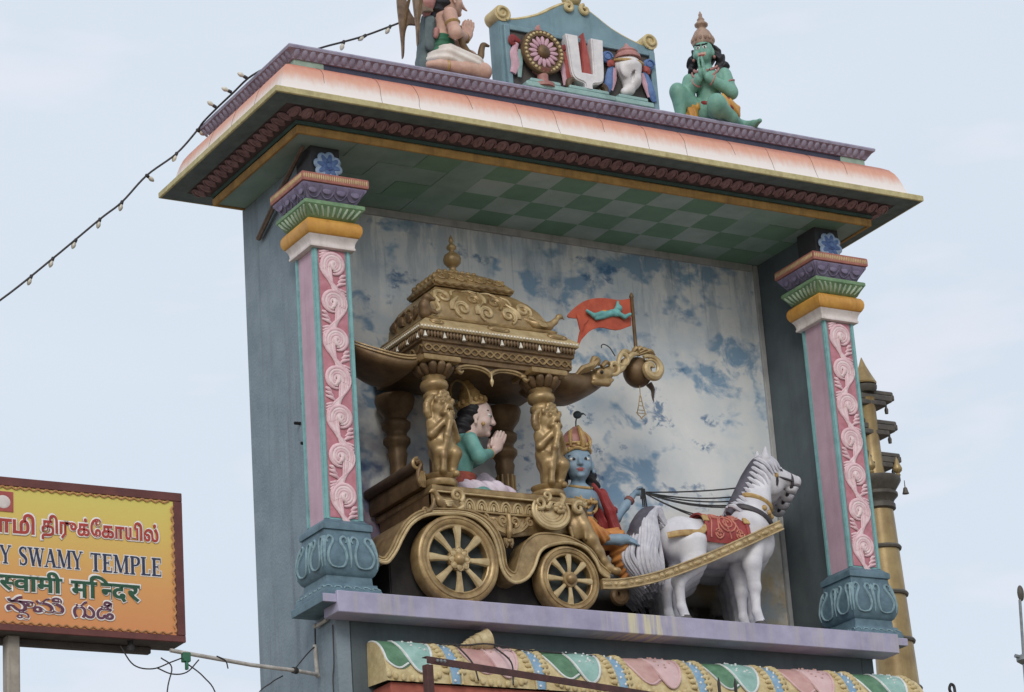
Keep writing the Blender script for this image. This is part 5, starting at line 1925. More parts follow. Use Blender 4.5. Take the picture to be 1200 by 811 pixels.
sculpt('dhoti', d2, 'cloth_lilac', ar, .0095, ripple=lambda G: .006 * np.sin(G[..., 0] * 70 + G[..., 2] * 60))
d3 = Clay(.03)
d3.chain([(.0, -.13, .045), (.15, -.20, .04), (.24, -.20, .035)], [.05, .045, .03])
sculpt('skirt_fold', d3, 'cloth_teal', ar, .0095)
hr = Clay(.03)
hr.ell((.175, 0, .79), (.085, .112, .10)).chain([(.15, 0, .74), (.10, 0, .66), (.06, 0, .58)], [.075, .07, .045])
sculpt('hair', hr, 'hair_black', ar, .010, ripple=lambda G: .007 * np.sin(G[..., 2] * 90 + G[..., 0] * 30))
R = RY(-.22)
L = [T(lathe([(.118, 0), (.124, .02), (.112, .035), (.118, .06), (.105, .085), (.088, .10), (.09, .12), (.07, .15), (.055, .165), (.055, .185), (.034, .21), (.03, .23), (.012, .26)], 24), (.215, 0, .84), R)]
for k in range(14):
    a = 2 * PI * k / 14
    L.append(T(ell((.12 * math.cos(a), .12 * math.sin(a), .045), (.02, .02, .026), 8, 6), (.215, 0, .84), R))
obj('crown', join(*L), 'crown_gold', ar, sharp=60)
obj('halo', T(ring([(.125, -.006), (.14, -.006), (.14, .006), (.125, .006)], 32, 'z'), (.10, 0, .93), RY(PI / 2 - .35)), 'crown_gold', ar)
L = [tube([(.12 + .10 * math.cos(a), .105 * math.sin(a), .535 - .07 * math.cos(a)) for a in np.linspace(-1.7, 1.7, 20)], .014, 7), ell((.235, -.118, .665), .017), ell((.235, .118, .665), .017)]
for k in range(6):
    L.append(ell((.06 + .02 * k, -.17 + .006 * k, .545 - .02 * k), (.022, .02, .02), 8, 6))
for sg in (-1, 1):
    L.append(T(lathe([(.040, -.012), (.048, 0), (.040, .012)], 16), (.30, sg * .08, .425), RX(sg * .9) @ RY(.9)))
obj('jewellery', join(*L), 'crown_gold', ar)
obj('quiver', tube(spline([(-.12, .1, .12), (-.10, .1, .4), (-.06, .1, .62)], 4), [.05, .06, .065], 12), 'bronze', ar)

# ------------------------------------------------------------------ green monkey-faced figure on the parapet
hm = empty('kneeling_statue', (3.965, -.06, 3.897), -PI / 2 - .80)
hm.scale = (.95, .86, 1)
tag(hm, 'green-skinned crowned monkey-faced statue kneeling with joined hands on the parapet', 'statue')
c = Clay(.03)
c.ell((-.02, 0, .20), (.13, .15, .11)).chain([(-.01, 0, .20), (.0, 0, .33), (.02, 0, .47)], [.12, .12, .13]).ell((.05, 0, .45), (.10, .165, .10)).ell((.09, .06, .46), (.05, .07, .05)).ell((.09, -.06, .46), (.05, .07, .05)).chain([(.02, 0, .53), (.04, 0, .62)], [.07, .065])
# arms
c.chain([(.01, .185, .49), (.06, .25, .30), (.20, .05, .42)], [.075, .062, .042]).chain([(.01, -.185, .49), (.06, -.25, .30), (.20, -.05, .42)], [.075, .062, .042])
palms(c, (.205, 0, .42), (.22, 0, .95), (0, 1, 0), 1.25)
# raised right leg
c.chain([(.0, -.10, .16), (.20, -.28, .33), (.16, -.27, .06)], [.10, .080, .052]).cap((.16, -.27, .04), (.27, -.28, .028), .045, .032)
for j in range(5):
    c.cap((.27, -.315 + .017 * j, .026), (.30, -.32 + .019 * j, .02), .016, .012, k=.005)
# kneeling left leg, shin folded back
c.chain([(.0, .10, .16), (.24, .12, .13), (.05, .22, .065), (-.10, .26, .06)], [.115, .095, .066, .045]).ell((.21, .10, .09), (.085, .085, .08)).cap((-.10, .26, .05), (-.2, .29, .03), .04, .03)
# tail
c.chain([(-.12, .10, .10), (-.15, .28, .06), (-.1, .42, .025), (-.02, .50, .018)], [.045, .04, .034, .02])
# monkey head: broad muzzle
C0 = np.array((.065, 0, .715))
HK = .80
def e_(q, r_, m=0, kk=.015):
    c.ell(C0 + np.array(q) * HK, np.array(r_) * HK, m, kk * HK)
e_((-.01, 0, .03), (.125, .125, .145), 0, .03)
e_((.05, 0, -.065), (.085, .088, .075), 0, .03)
e_((.105, 0, -.06), (.045, .055, .036), 4, .02)
e_((.128, 0, -.028), (.026, .034, .022), 0, .012)
e_((.098, 0, .015), (.030, .022, .045), 0, .02)
for s in (-1, 1):
    e_((.075, s * .075, -.035), (.04, .036, .045), 0, .02)
    e_((.108, s * .047, .030), (.014, .028, .014), 2, .004)
    e_((.119, s * .044, .030), (.008, .012, .012), 3, .002)
    c.cap(C0 + HK * np.array((.122, s * .018, .058)), C0 + HK * np.array((.094, s * .085, .078)), .009, .006, 3, .004)
    e_((-.01, s * .125, .0), (.026, .018, .05))
e_((.138, 0, -.075), (.014, .040, .006), 1, .004)
sculpt('body', c, ['skin_green'] + FACE + ['skin_tan'], hm, .0095)
hr = Clay(.025)
hr.ell((-.03, 0, .735), (.10, .108, .115))
for s in (-1, 1):
    hr.chain([(-.02, s * .105, .76), (-.02, s * .14, .69), (-.03, s * .15, .62), (-.02, s * .135, .55)], [.042, .048, .052, .036])
hr.ell((-.04, .175, .61), (.06, .055, .055))
sculpt('hair', hr, 'hair_black', hm, .010, ripple=lambda G: .012 * np.sin(G[..., 2] * 62 + 1.5 * np.sin(G[..., 1] * 50)))
obj('crown', T(join(lathe([(.13, 0), (.142, .02), (.135, .045), (.138, .07), (.125, .10), (.10, .135), (.07, .16), (.05, .17), (.055, .185), (.085, .20), (.088, .215), (.06, .235), (.045, .25), (.05, .262), (.03, .28), (.022, .30), (.026, .31), (.006, .345)], 26), *[ell((.138 * math.cos(a), .138 * math.sin(a), .05), (.02, .02, .028), 8, 6) for a in np.linspace(0, 2 * PI, 15)[:-1]]), (.04, 0, .80), RY(.02), (.80, .80, .98)), 'crown_tan', hm, sharp=60)
w1 = Clay(.03)
w1.ell((-.03, .0, .21), (.15, .175, .095)).chain([(-.02, .12, .18), (.10, .17, .15), (.0, .22, .12)], [.10, .09, .08])
sculpt('loincloth', w1, 'cloth_red', hm, .010, ripple=lambda G: .008 * np.sin(G[..., 2] * 80 + G[..., 1] * 30))
w2 = Clay(.03)
w2.chain([(.02, .12, .17), (.13, .14, .15), (.03, .235, .13)], [.115, .108, .085]).chain([(.08, -.12, .22), (.16, -.16, .12), (.18, -.16, .03)], [.05, .055, .06])
sculpt('thigh_cloth', w2, 'cap_orange', hm, .010, ripple=lambda G: .007 * np.sin(G[..., 1] * 110 + G[..., 2] * 40))
L = [tube([(.03 + .12 * math.cos(a), .12 * math.sin(a), .585 - .075 * math.cos(a)) for a in np.linspace(-1.6, 1.6, 22)], .014, 7), tube([(.05 + .12 * math.cos(a), .14 * math.sin(a), .56 - .13 * math.cos(a)) for a in np.linspace(-1.5, 1.5, 22)], .011, 7)]
for sg in (-1, 1):
    L.append(T(lathe([(.066, -.014), (.080, 0), (.066, .014)], 18), (.035, sg * .218, .40), RX(sg * .32) @ RY(.25)))
    L.append(T(lathe([(.046, -.012), (.058, 0), (.046, .012)], 18), (.17, sg * .085, .40), RX(sg * 1.0) @ RY(.6)))
    L.append(ell((.065, sg * .108, .665), .016))
obj('jewellery', join(*L), 'crown_rose', hm)

# ------------------------------------------------------------------ winged kneeling figure (faces right, its head above the picture)
ga = empty('kneeling_statue', (1.27, -.07, 3.897), 0)
ga.scale = (.92, .92, .92)
tag(ga, 'tan winged statue in white dhoti and green sash kneeling with joined hands', 'statue')
c = Clay(.03)
c.ell((-.02, 0, .22), (.13, .15, .12)).chain([(-.02, 0, .22), (-.01, 0, .40), (.02, 0, .58)], [.125, .115, .13]).ell((.05, 0, .56), (.10, .165, .11)).chain([(.02, 0, .65), (.06, 0, .73)], [.065, .06])
c.chain([(.0, -.175, .60), (.02, -.215, .40), (.24, -.045, .46)], [.066, .056, .038]).chain([(.0, .175, .60), (.02, .215, .40), (.24, .045, .46)], [.066, .056, .038])
palms(c, (.245, 0, .46), (.25, 0, .95), (0, 1, 0), 1.45)
c.chain([(.0, -.10, .16), (.32, -.15, .09), (.02, -.17, .07), (-.14, -.17, .075)], [.105, .078, .056, .040]).cap((-.14, -.17, .075), (-.24, -.16, .06), .042, .034)
c.ell((.31, -.15, .075), (.078, .072, .068))
c.chain([(.0, .10, .16), (.34, .12, .34), (.30, .12, .05)], [.11, .08, .05]).cap((.30, .12, .03), (.42, .12, .025), .04, .03)
head(c, (.10, 0, .83), 1.12)
c.cap((.235, 0, .80), (.285, 0, .765), .02, .008, 0, .01)
sculpt('body', c, ['skin_tan'] + FACE, ga, .0095)
d_ = Clay(.035)
d_.ell((-.03, 0, .18), (.165, .175, .125)).chain([(.0, -.10, .19), (.23, -.14, .155)], [.135, .095]).chain([(.0, .10, .18), (.28, .115, .29)], [.12, .095]).ell((.02, 0, .12), (.16, .15, .09))
sculpt('dhoti', d_, 'cloth_white', ga, .010, ripple=lambda G: .006 * np.sin(G[..., 2] * 90 + G[..., 0] * 26))
s_ = Clay(.03)
s_.chain([(-.03, 0, .27), (-.025, 0, .36)], [.142, .135])
sculpt('sash', s_, 'cloth_green', ga, .010, ripple=lambda G: .006 * np.sin(G[..., 2] * 120 + G[..., 1] * 14))
hr = Clay(.03)
hr.ell((.06, 0, .87), (.11, .115, .12)).chain([(.0, 0, .80), (-.07, 0, .70), (-.11, 0, .60)], [.09, .08, .06])
sculpt('hair', hr, 'hair_black', ga, .011, ripple=lambda G: .009 * np.sin(G[..., 2] * 80))
obj('crown', T(lathe([(.115, 0), (.13, .02), (.12, .05), (.125, .08), (.10, .12), (.07, .16), (.075, .18), (.04, .21), (.005, .27)], 24), (.07, 0, .93)), 'crown_gold', ga, sharp=60)
for sg in (-1, 1):
    out = [(-.15, .62), (-.22, .72), (-.26, .86), (-.24, 1.02), (-.18, 1.12), (-.27, 1.10), (-.34, .98), (-.355, .80), (-.345, .58), (-.335, .40), (-.335, .245), (-.315, .30), (-.30, .46), (-.275, .56), (-.24, .60)]
    wg = prism(list(map(tuple, spline(out, 3, True))), -.014, .014, .006)
    wv, wf = wg
    obj('wing', T(wg, (0, sg * -.13 + (0 if sg > 0 else .03), 0), RZ(.0)), 'wing_brown', ga)
    L = [tube(spline([(-.20 - .014 * k, 0, .95 - .05 * k), (-.255 - .010 * k, 0, .80 - .05 * k), (-.30 - .006 * k, 0, .62 - .06 * k)], 4), [.008, .014, .005], 6) for k in range(5)]
    obj('wing_feathers', T(join(*L), (0, sg * -.13 + (0 if sg > 0 else .03) - .014, 0)), 'gold_dark', ga)
cp = Clay(.03)
cp.chain([(-.13, .02, .62), (-.17, .03, .40), (-.20, .03, .15), (-.21, .03, .02)], [.05, .055, .06, .05]).chain([(-.15, -.08, .55), (-.17, -.06, .3)], [.05, .05])
sculpt('back_cloth', cp, 'soffit_grey', ga, .011, ripple=lambda G: .008 * np.sin(G[..., 1] * 100))
cp = Clay(.03)
cp.chain([(-.15, -.09, .80), (-.20, -.08, .70), (-.19, -.08, .62)], [.07, .08, .04]).chain([(-.12, -.12, .44), (-.13, -.12, .38)], [.03, .025])
sculpt('back_ornament', cp, 'crown_rose', ga, .011)
sn = tube(spline([(.10, -.16, .50), (.10, -.175, .36), (.16, -.17, .25), (.24, -.16, .215), (.31, -.14, .235), (.335, -.13, .32), (.36, -.13, .375), (.42, -.13, .372)], 5), [.022, .028, .032, .034, .034, .030, .026, .010], 10)
obj('serpent', sn, 'gold_dark', ga)
obj('armlet', T(lathe([(.060, -.016), (.073, 0), (.060, .016)], 18), (.008, -.198, .50), RX(-.2)), 'crown_gold', ga)
obj('bangle', T(lathe([(.050, -.012), (.06, 0), (.05, .012)], 16), (.215, -.06, .455), RY(1.1)), 'crown_gold', ga)
obj('anklet', T(lathe([(.048, -.014), (.058, 0), (.048, .014)], 16), (-.06, -.17, .072), RY(PI / 2)), 'crown_gold', ga)
L = [tube([(.03 + .12 * math.cos(a), .12 * math.sin(a), .66 - .08 * math.cos(a)) for a in np.linspace(-1.6, 1.6, 22)], .014, 7)]
L += [ell((.05 + .03 * math.sin(k), -.17 + .005 * k, .60 - .02 * k), (.018, .014, .018), 7, 5) for k in range(7)]
obj('necklace', join(*L), 'crown_gold', ga, kind='stuff')

# ------------------------------------------------------------------ emblem board on the parapet
EM = np.array((2.57, -.12, 3.897))
em = empty('emblem_board', EM + np.array((.0, -.045, 0)))
tag(em, 'blue arched board on the parapet with discus, white trident mark and conch', 'emblem board')


def ep(name, shape, m, **k):
    v, f = shape
    return obj(name, (np.asarray(v) - EM, f), m, em, **k)


mat('board_blue', S(122, 158, 170), S(104, 140, 154), rough=.65, scale=6, streak=1, dirt=.3, dirtcol=S(84, 110, 120))
mat('board_recess', S(92, 86, 82), S(74, 70, 68), rough=.8, scale=8)
mat('mark_white', S(230, 226, 226), S(208, 204, 208), rough=.55, scale=8, streak=1, dirt=.2, dirtcol=S(160, 156, 160))
mat('mark_red', S(196, 82, 72), S(170, 62, 58), rough=.6, scale=10)
mat('discus_pink', S(216, 168, 182), S(196, 140, 160), rough=.55, scale=16)
mat('pedestal_mint', S(150, 190, 184), S(128, 168, 164), rough=.6, scale=9)
X0, X1, ZB, ZS = 1.795, 3.365, 3.897, 4.555
top = spline([(X1, ZS - .02), (3.16, ZS + .02), (2.95, ZS + .10), (2.80, ZS + .19), (2.68, ZS + .255), (2.58, ZS + .27), (2.48, ZS + .255), (2.36, ZS + .19), (2.21, ZS + .10), (2.0, ZS + .02), (X0, ZS - .02)], 4)
ep('board', prism([(X0, ZB), (X1, ZB)] + list(map(tuple, top)), -.10, .07, .006), 'board_blue')
ix0, ix1, iz1 = X0 + .085, X1 - .075, ZS - .11
ep('recess', box(ix0, ix1, -.108, -.095, ZB + .02, iz1, 0), 'board_recess')
ep('frame_rail', box(X0 + .03, ix0, -.135, -.097, ZB, iz1 + .045, .006), 'board_blue')
ep('frame_rail', box(ix1, X1 - .02, -.135, -.097, ZB, iz1 + .045, .006), 'board_blue')
ep('frame_rail', box(ix0 + .001, ix1 - .001, -.134, -.097, iz1, iz1 + .044, .006), 'board_blue')
tp = [(x, -.03, z + .015) for x, z in top]
ep('scroll_moulding', tube(tp, .026, 8, 1.9), 'ochre')
L = []
for x, sg in ((X0 + .015, 1), (X1 - .02, -1)):
    L.append(T(lathe([(.075, 0), (.075, .18)], 18, 'y'), (x + sg * .02, .07, ZS + .045)))
    L.append(tube(spiral((x + sg * .02, ZS + .045), .072, .016, -60 if sg > 0 else 240, (-60 + 460) if sg > 0 else (240 - 460), -.115, 30), .014, 7))
ep('end_scroll', join(L[0], L[1]), 'ochre')
ep('end_scroll', join(L[2], L[3]), 'ochre')
ep('crest_scroll', join(*[tube(spiral((2.58 + sg * .085, ZS + .225), .048, .012, 100, 100 + sg * 400, -.115, 26), .020, 8) for sg in (-1, 1)]), 'ochre')
ep('crest_knob', join(T(lathe([(.03, 0), (.075, .03), (.095, .085), (.085, .14), (.06, .17), (.035, .18), (.04, .2), (.004, .24)], 20), (2.58, -.05, ZS + .275))), 'ochre')
# discus
dc = (2.16, -.15, 4.255)
dsc = ep('discus', T(lathe([(.20, 0), (.21, .03), (.20, .05), (.15, .052), (.148, .035), (.06, .035), (.058, .06), (.04, .075), (.01, .08)], 40, 'y'), dc), 'gold_dark', sharp=50)
for k in range(16):
    a = 2 * PI * k / 16
    ep('discus_petal', T(ell((0, -.042, .103), (.0185, .014, .046), 8, 7), dc, RY(a)), 'discus_pink')
L = [ell((dc[0] + .176 * math.cos(a), dc[1] - .052, dc[2] + .176 * math.sin(a)), .014, 8, 6) for a in np.linspace(0, 2 * PI, 31)[:-1]]
ep('discus_pearls', join(*L), 'ochre', kind='stuff')


def ribbon(name, pts, rad, m, flat=.5):
    return ep(name, tube(spline(pts, 5), rad, 8, flat), m)


ribbon('flame', [(2.16, -.15, 4.45), (2.15, -.15, 4.49), (2.165, -.15, 4.53)], [.04, .03, .005], 'crown_rose')
for sg in (-1, 1):
    x = 2.16 + sg * .215
    ribbon('ribbon_knot', [(x - sg * .02, -.14, 4.34), (x + sg * .05, -.15, 4.36), (x + sg * .07, -.15, 4.32), (x + sg * .02, -.14, 4.30)], [.02, .035, .03, .015], 'cloth_red')
    ribbon('ribbon', [(x + sg * .01, -.14, 4.32), (x + sg * .05, -.145, 4.22), (x + sg * .04, -.145, 4.12), (x + sg * .07, -.14, 4.03)], [.02, .04, .045, .03], 'discus_pink' if sg < 0 else 'mark_red')
    ribbon('ribbon', [(x - sg * .015, -.145, 4.26), (x + sg * .0, -.15, 4.14), (x + sg * .01, -.145, 4.0)], [.02, .03, .018], 'pedestal_mint' if sg < 0 else 'discus_pink')
ep('stand', T(lathe([(.10, 0), (.10, .03), (.05, .05), (.05, .13), (.09, .16)], 16), (2.16, -.15, 3.93)), 'crown_rose')
# white trident-shaped mark
um = spline([(2.40, 4.475), (2.415, 4.30), (2.43, 4.12), (2.47, 4.055), (2.55, 4.03), (2.555, 3.965)], 4)
um2 = spline([(2.635, 3.965), (2.64, 4.03), (2.72, 4.055), (2.755, 4.12), (2.765, 4.30), (2.775, 4.475)], 4)
poly = list(map(tuple, um)) + list(map(tuple, um2)) + [(2.655, 4.475), (2.65, 4.13), (2.535, 4.13), (2.52, 4.475)]
ep('white_mark', prism(poly, -.20, -.10, .012), 'mark_white')
ep('red_stroke', prism([(2.547, 4.10), (2.642, 4.10), (2.628, 4.30), (2.604, 4.45), (2.592, 4.525), (2.578, 4.45), (2.556, 4.30)], -.185, -.10, .008), 'mark_red')
L = [tube(spiral((2.45 if sg < 0 else 2.74, 4.0), .055, .016, 90, 90 - sg * 300, -.16, 20), [.03, .026, .014], 8) for sg in (-1, 1)]
ep('mark_curl', L[0], 'bronze')
ep('mark_curl', L[1], 'bronze')
# conch
cs = Clay(.02)
cs.ell((3.04, -.15, 4.29), (.135, .07, .105)).chain([(3.04, -.15, 4.27), (3.06, -.15, 4.16), (3.03, -.15, 4.07), (2.98, -.15, 4.04)], [.12, .085, .05, .035]).ell((2.985, -.2, 4.24), (.06, .03, .09)).chain([(3.10, -.2, 4.28), (3.08, -.2, 4.16), (3.04, -.19, 4.08)], [.035, .035, .02])
cs.cut((3.035, -.225, 4.19), (.018, .02, .09), .008, RY(.15))
sculpt('conch', cs, 'mark_white', em, .009, off=-EM)
ep('conch_cap', T(lathe([(.12, 0), (.115, .03), (.09, .055), (.095, .07), (.06, .10), (.03, .12), (.004, .16)], 20), (3.04, -.15, 4.355)), 'crown_rose')
ep('conch_band', tube([(3.04 + .14 * math.cos(a), -.15 - .10 * math.sin(a), 4.325 - .02 * math.sin(a)) for a in np.linspace(0, PI, 18)], .014, 7), 'crown_gold')
for sg in (-1, 1):
    x = 3.04 + sg * .17
    ep('ribbon_knot', join(ell((x + sg * .045, -.15, 4.34), (.055, .03, .055), 12, 8), tube(spiral((x + sg * .045, 4.34), .05, .012, 0, 400, -.175, 22), .009, 6)), 'flower_blue')
    ribbon('ribbon_knot', [(x - sg * .02, -.15, 4.30), (x + sg * .02, -.165, 4.285), (x + sg * .04, -.16, 4.25)], [.03, .036, .012], 'mark_red')
    ribbon('ribbon', [(x, -.145, 4.27), (x + sg * .03, -.15, 4.16), (x + sg * .05, -.15, 4.07), (x + sg * .08, -.145, 4.0)], [.025, .04, .045, .025], 'flower_blue')
    ribbon('ribbon', [(x - sg * .03, -.15, 4.25), (x - sg * .01, -.155, 4.14), (x + sg * .02, -.15, 4.03)], [.02, .028, .014], 'discus_pink')
for x, w_ in ((2.16, .20), (2.595, .25), (3.04, .20)):
    ep('pedestal', T(box(-w_, w_, -.215, -.10, ZB + .002, ZB + .055, .01), (x, 0, 0)), 'pedestal_mint')
    ep('pedestal_top', T(box(-w_ + .05, w_ - .05, -.20, -.10, ZB + .056, ZB + .095, .01), (x, 0, 0)), 'pedestal_mint')


# ------------------------------------------------------------------ signboard
mat('sign_maroon', S(120, 58, 52), S(100, 48, 44), rough=.6, scale=6, dirt=.2)
mat('sign_cord', S(214, 150, 84), S(190, 120, 66), rough=.6, scale=20)
mat('sign_side', S(96, 88, 84), S(74, 68, 66), rough=.75, scale=6, dirt=.4)
mat('ink_red', S(204, 58, 46), rough=.6, dirt=0, bump=0)
mat('ink_navy', S(44, 58, 96), rough=.6, dirt=0, bump=0)
mat('ink_green', S(36, 92, 62), rough=.6, dirt=0, bump=0)
mat('ink_plum', S(112, 56, 84), rough=.6, dirt=0, bump=0)
mat('ink_white', S(240, 232, 226), rough=.6, dirt=0, bump=0)
mat('pipe_pvc', S(196, 190, 182), S(168, 160, 152), rough=.55, scale=16, dirt=.3)
mat('post_paint', S(170, 160, 144), S(140, 130, 118), rough=.6, scale=8, streak=1, dirt=.35)
mat('steel_red', S(96, 52, 46), S(72, 40, 36), rough=.6, scale=14, dirt=.4, dirtcol=S(52, 36, 30))
mat('brass', S(176, 146, 84), S(138, 108, 58), rough=.4, scale=3, streak=1, dirt=.45, dirtcol=S(96, 66, 36), spec=.5, metal=.25)
mat('brass_dark', S(96, 88, 76), S(70, 64, 58), rough=.55, scale=8, dirt=.4)
mat('horn_cream', S(214, 192, 140), S(184, 158, 104), rough=.5, scale=16)
mat('cable', S(62, 58, 60), S(48, 44, 46), rough=.6)
mat('bulb_glass', S(222, 216, 198), S(196, 188, 166), rough=.25, scale=20, dirt=.2)
mat('grey_metal', S(140, 146, 148), S(116, 122, 126), rough=.45, metal=.3)
ramp_mat('sign_face', [(0, S(226, 132, 66)), (.35, S(230, 152, 68)), (.7, S(226, 184, 70)), (1, S(218, 204, 76))], -1.05, .05, rough=.5, noise=.04)

SO = np.array((-2.4, .1, -1.085))
sg_ = empty('signboard', SO)
tag(sg_, 'yellow and orange temple signboard with maroon border and four rows of lettering', 'signboard')
SX0, SX1, SZ0, SZ1 = -3.55, -1.205, -1.06, .09


def sp_(name, shape, m, **k):
    v, f = shape
    return obj(name, (np.asarray(v) - SO, f), m, sg_, **k)


sp_('case', box(SX0, SX1, .012, .27, SZ0, SZ1, .006), 'sign_side')
sp_('face', box(SX0 + .04, SX1 - .04, .0, .02, SZ0 + .035, SZ1 - .045, 0), 'sign_face')
for x0, x1, z0, z1 in ((SX0, SX1, SZ1 - .066, SZ1 + .001), (SX0, SX1, SZ0 - .001, SZ0 + .05), (SX0, SX0 + .07, SZ0 + .0505, SZ1 - .0665), (SX1 - .07, SX1, SZ0 + .0505, SZ1 - .0665)):
    sp_('border', box(x0, x1, -.010, .011, z0, z1, .004), 'sign_maroon')
wv = lambda k, s: s * (.008 * math.sin(k * 1.1))
L = [tube([(SX0 + .09 + .012 * k, -.006, SZ1 - .078 + wv(k, 1)) for k in range(180)], .0075, 5), tube([(SX0 + .09 + .012 * k, -.006, SZ0 + .064 + wv(k, 1)) for k in range(180)], .0075, 5), tube([(SX1 - .082 + wv(k, 1), -.006, SZ0 + .07 + .012 * k) for k in range(82)], .0075, 5)]
sp_('cord_border', L[0], 'sign_cord')
sp_('cord_border', L[1], 'sign_cord')
sp_('cord_border', L[2], 'sign_cord')
sp_('picture_panel', box(-2.80, -2.538, -.006, .001, -.172, -.02, 0), 'mark_red')
sp_('picture_figure', T(ell((0, 0, 0), (.055, .006, .05), 12, 8), (-2.615, -.006, -.10)), 'cap_white')


def glyphs(body, bold=.03, crop=None):
    """letters as a flat mesh in (x, z), units of the em"""
    cu = bpy.data.curves.new('letters', 'FONT')
    cu.body = body
    cu.bevel_depth = bold
    cu.bevel_resolution = 1
    cu.extrude = 0.0
    cu.resolution_u = 4
    o = bpy.data.objects.new('letters', cu)
    COL.objects.link(o)
    dg = bpy.context.evaluated_depsgraph_get()
    me = o.evaluated_get(dg).to_mesh()
    bm = bmesh.new()
    bm.from_mesh(me)
    o.evaluated_get(dg).to_mesh_clear()
    bpy.data.objects.remove(o)
    bpy.data.curves.remove(cu)
    if crop is not None:
        bmesh.ops.bisect_plane(bm, geom=bm.verts[:] + bm.edges[:] + bm.faces[:], plane_co=(crop, 0, 0), plane_no=(1, 0, 0), clear_outer=True)
    v, f = from_bm(bm)
    if len(v) == 0:
        v, f = np.zeros((3, 3)), [(0, 1, 2)]
    return np.stack([v[:, 0], -np.maximum(v[:, 2], -.01) * .35, v[:, 1]], 1), f


def width(s):
    v = np.asarray(s[0])
    return v[:, 0].min(), v[:, 0].max()


def word(pieces, bold):
    """pieces set side by side: (letters, crop from right or None, gap, scale, dz)"""
    out, x = [], 0.0
    for q in pieces:
        t, cr_, gap, sc_, dz = q
        s = glyphs(t, bold)
        a, b_ = width(s)
        if cr_ is not None:
            s = glyphs(t, bold, a + (b_ - a) * cr_)
            a, b_ = width(s)
        out.append(T(s, (x - a * sc_ + gap, 0, dz), None, (sc_, 1, sc_)))
        x += (b_ - a) * sc_ + gap
    return join(*out)


def fit(shape, x0, x1, z0, z1, y):
    v, f = shape
    v = np.asarray(v)
    lo, hi = v.min(0), v.max(0)
    return np.stack([x0 + (v[:, 0] - lo[0]) / (hi[0] - lo[0]) * (x1 - x0), y + (v[:, 1] - hi[1]) * .1, z0 + (v[:, 2] - lo[2]) / (hi[2] - lo[2]) * (z1 - z0)], 1), f


def write(name, pieces, x0, x1, z0, z1, m, bold=.035, edge=.075):
    g_ = .012
    sp_(name + '_outline', fit(word(pieces, edge), x0 - g_, x1 + g_, z0 - g_, z1 + g_, -.0035), 'ink_white', sharp=None)
    sp_(name, fit(word(pieces, bold), x0, x1, z0, z1, -.0055), m, sharp=None)


n_ = None
write('tamil_lettering', [('வாமி', n_, 0, 1, 0)], -2.83, -2.375, -.335, -.175, 'ink_red')
write('tamil_lettering', [('திருக்ேகாயில்', n_, 0, 1, 0)], -2.325, -1.40, -.36, -.165, 'ink_red')
write('hindi_lettering', [('स', .68, 0, 1, 0), ('वामी', n_, -.02, 1, 0)], -2.655, -2.165, -.765, -.60, 'ink_green')
write('hindi_lettering', [('म', n_, 0, 1, 0), ('ि', n_, -.04, 1, 0), ('न', .66, -.34, 1, 0), ('द', n_, -.02, 1, 0), ('र', n_, -.02, 1, 0)], -2.104, -1.56, -.79, -.60, 'ink_green')
write('telugu_lettering', [('సా', n_, 0, 1, 0), ('వ', n_, -.62, .62, -.36), ('మి', n_, .10, 1, 0)], -2.60, -2.155, -.965, -.79, 'ink_plum', .018, .05)
write('telugu_lettering', [('గుడి', n_, 0, 1, 0)], -2.09, -1.77, -.93, -.79, 'ink_plum', .018, .05)


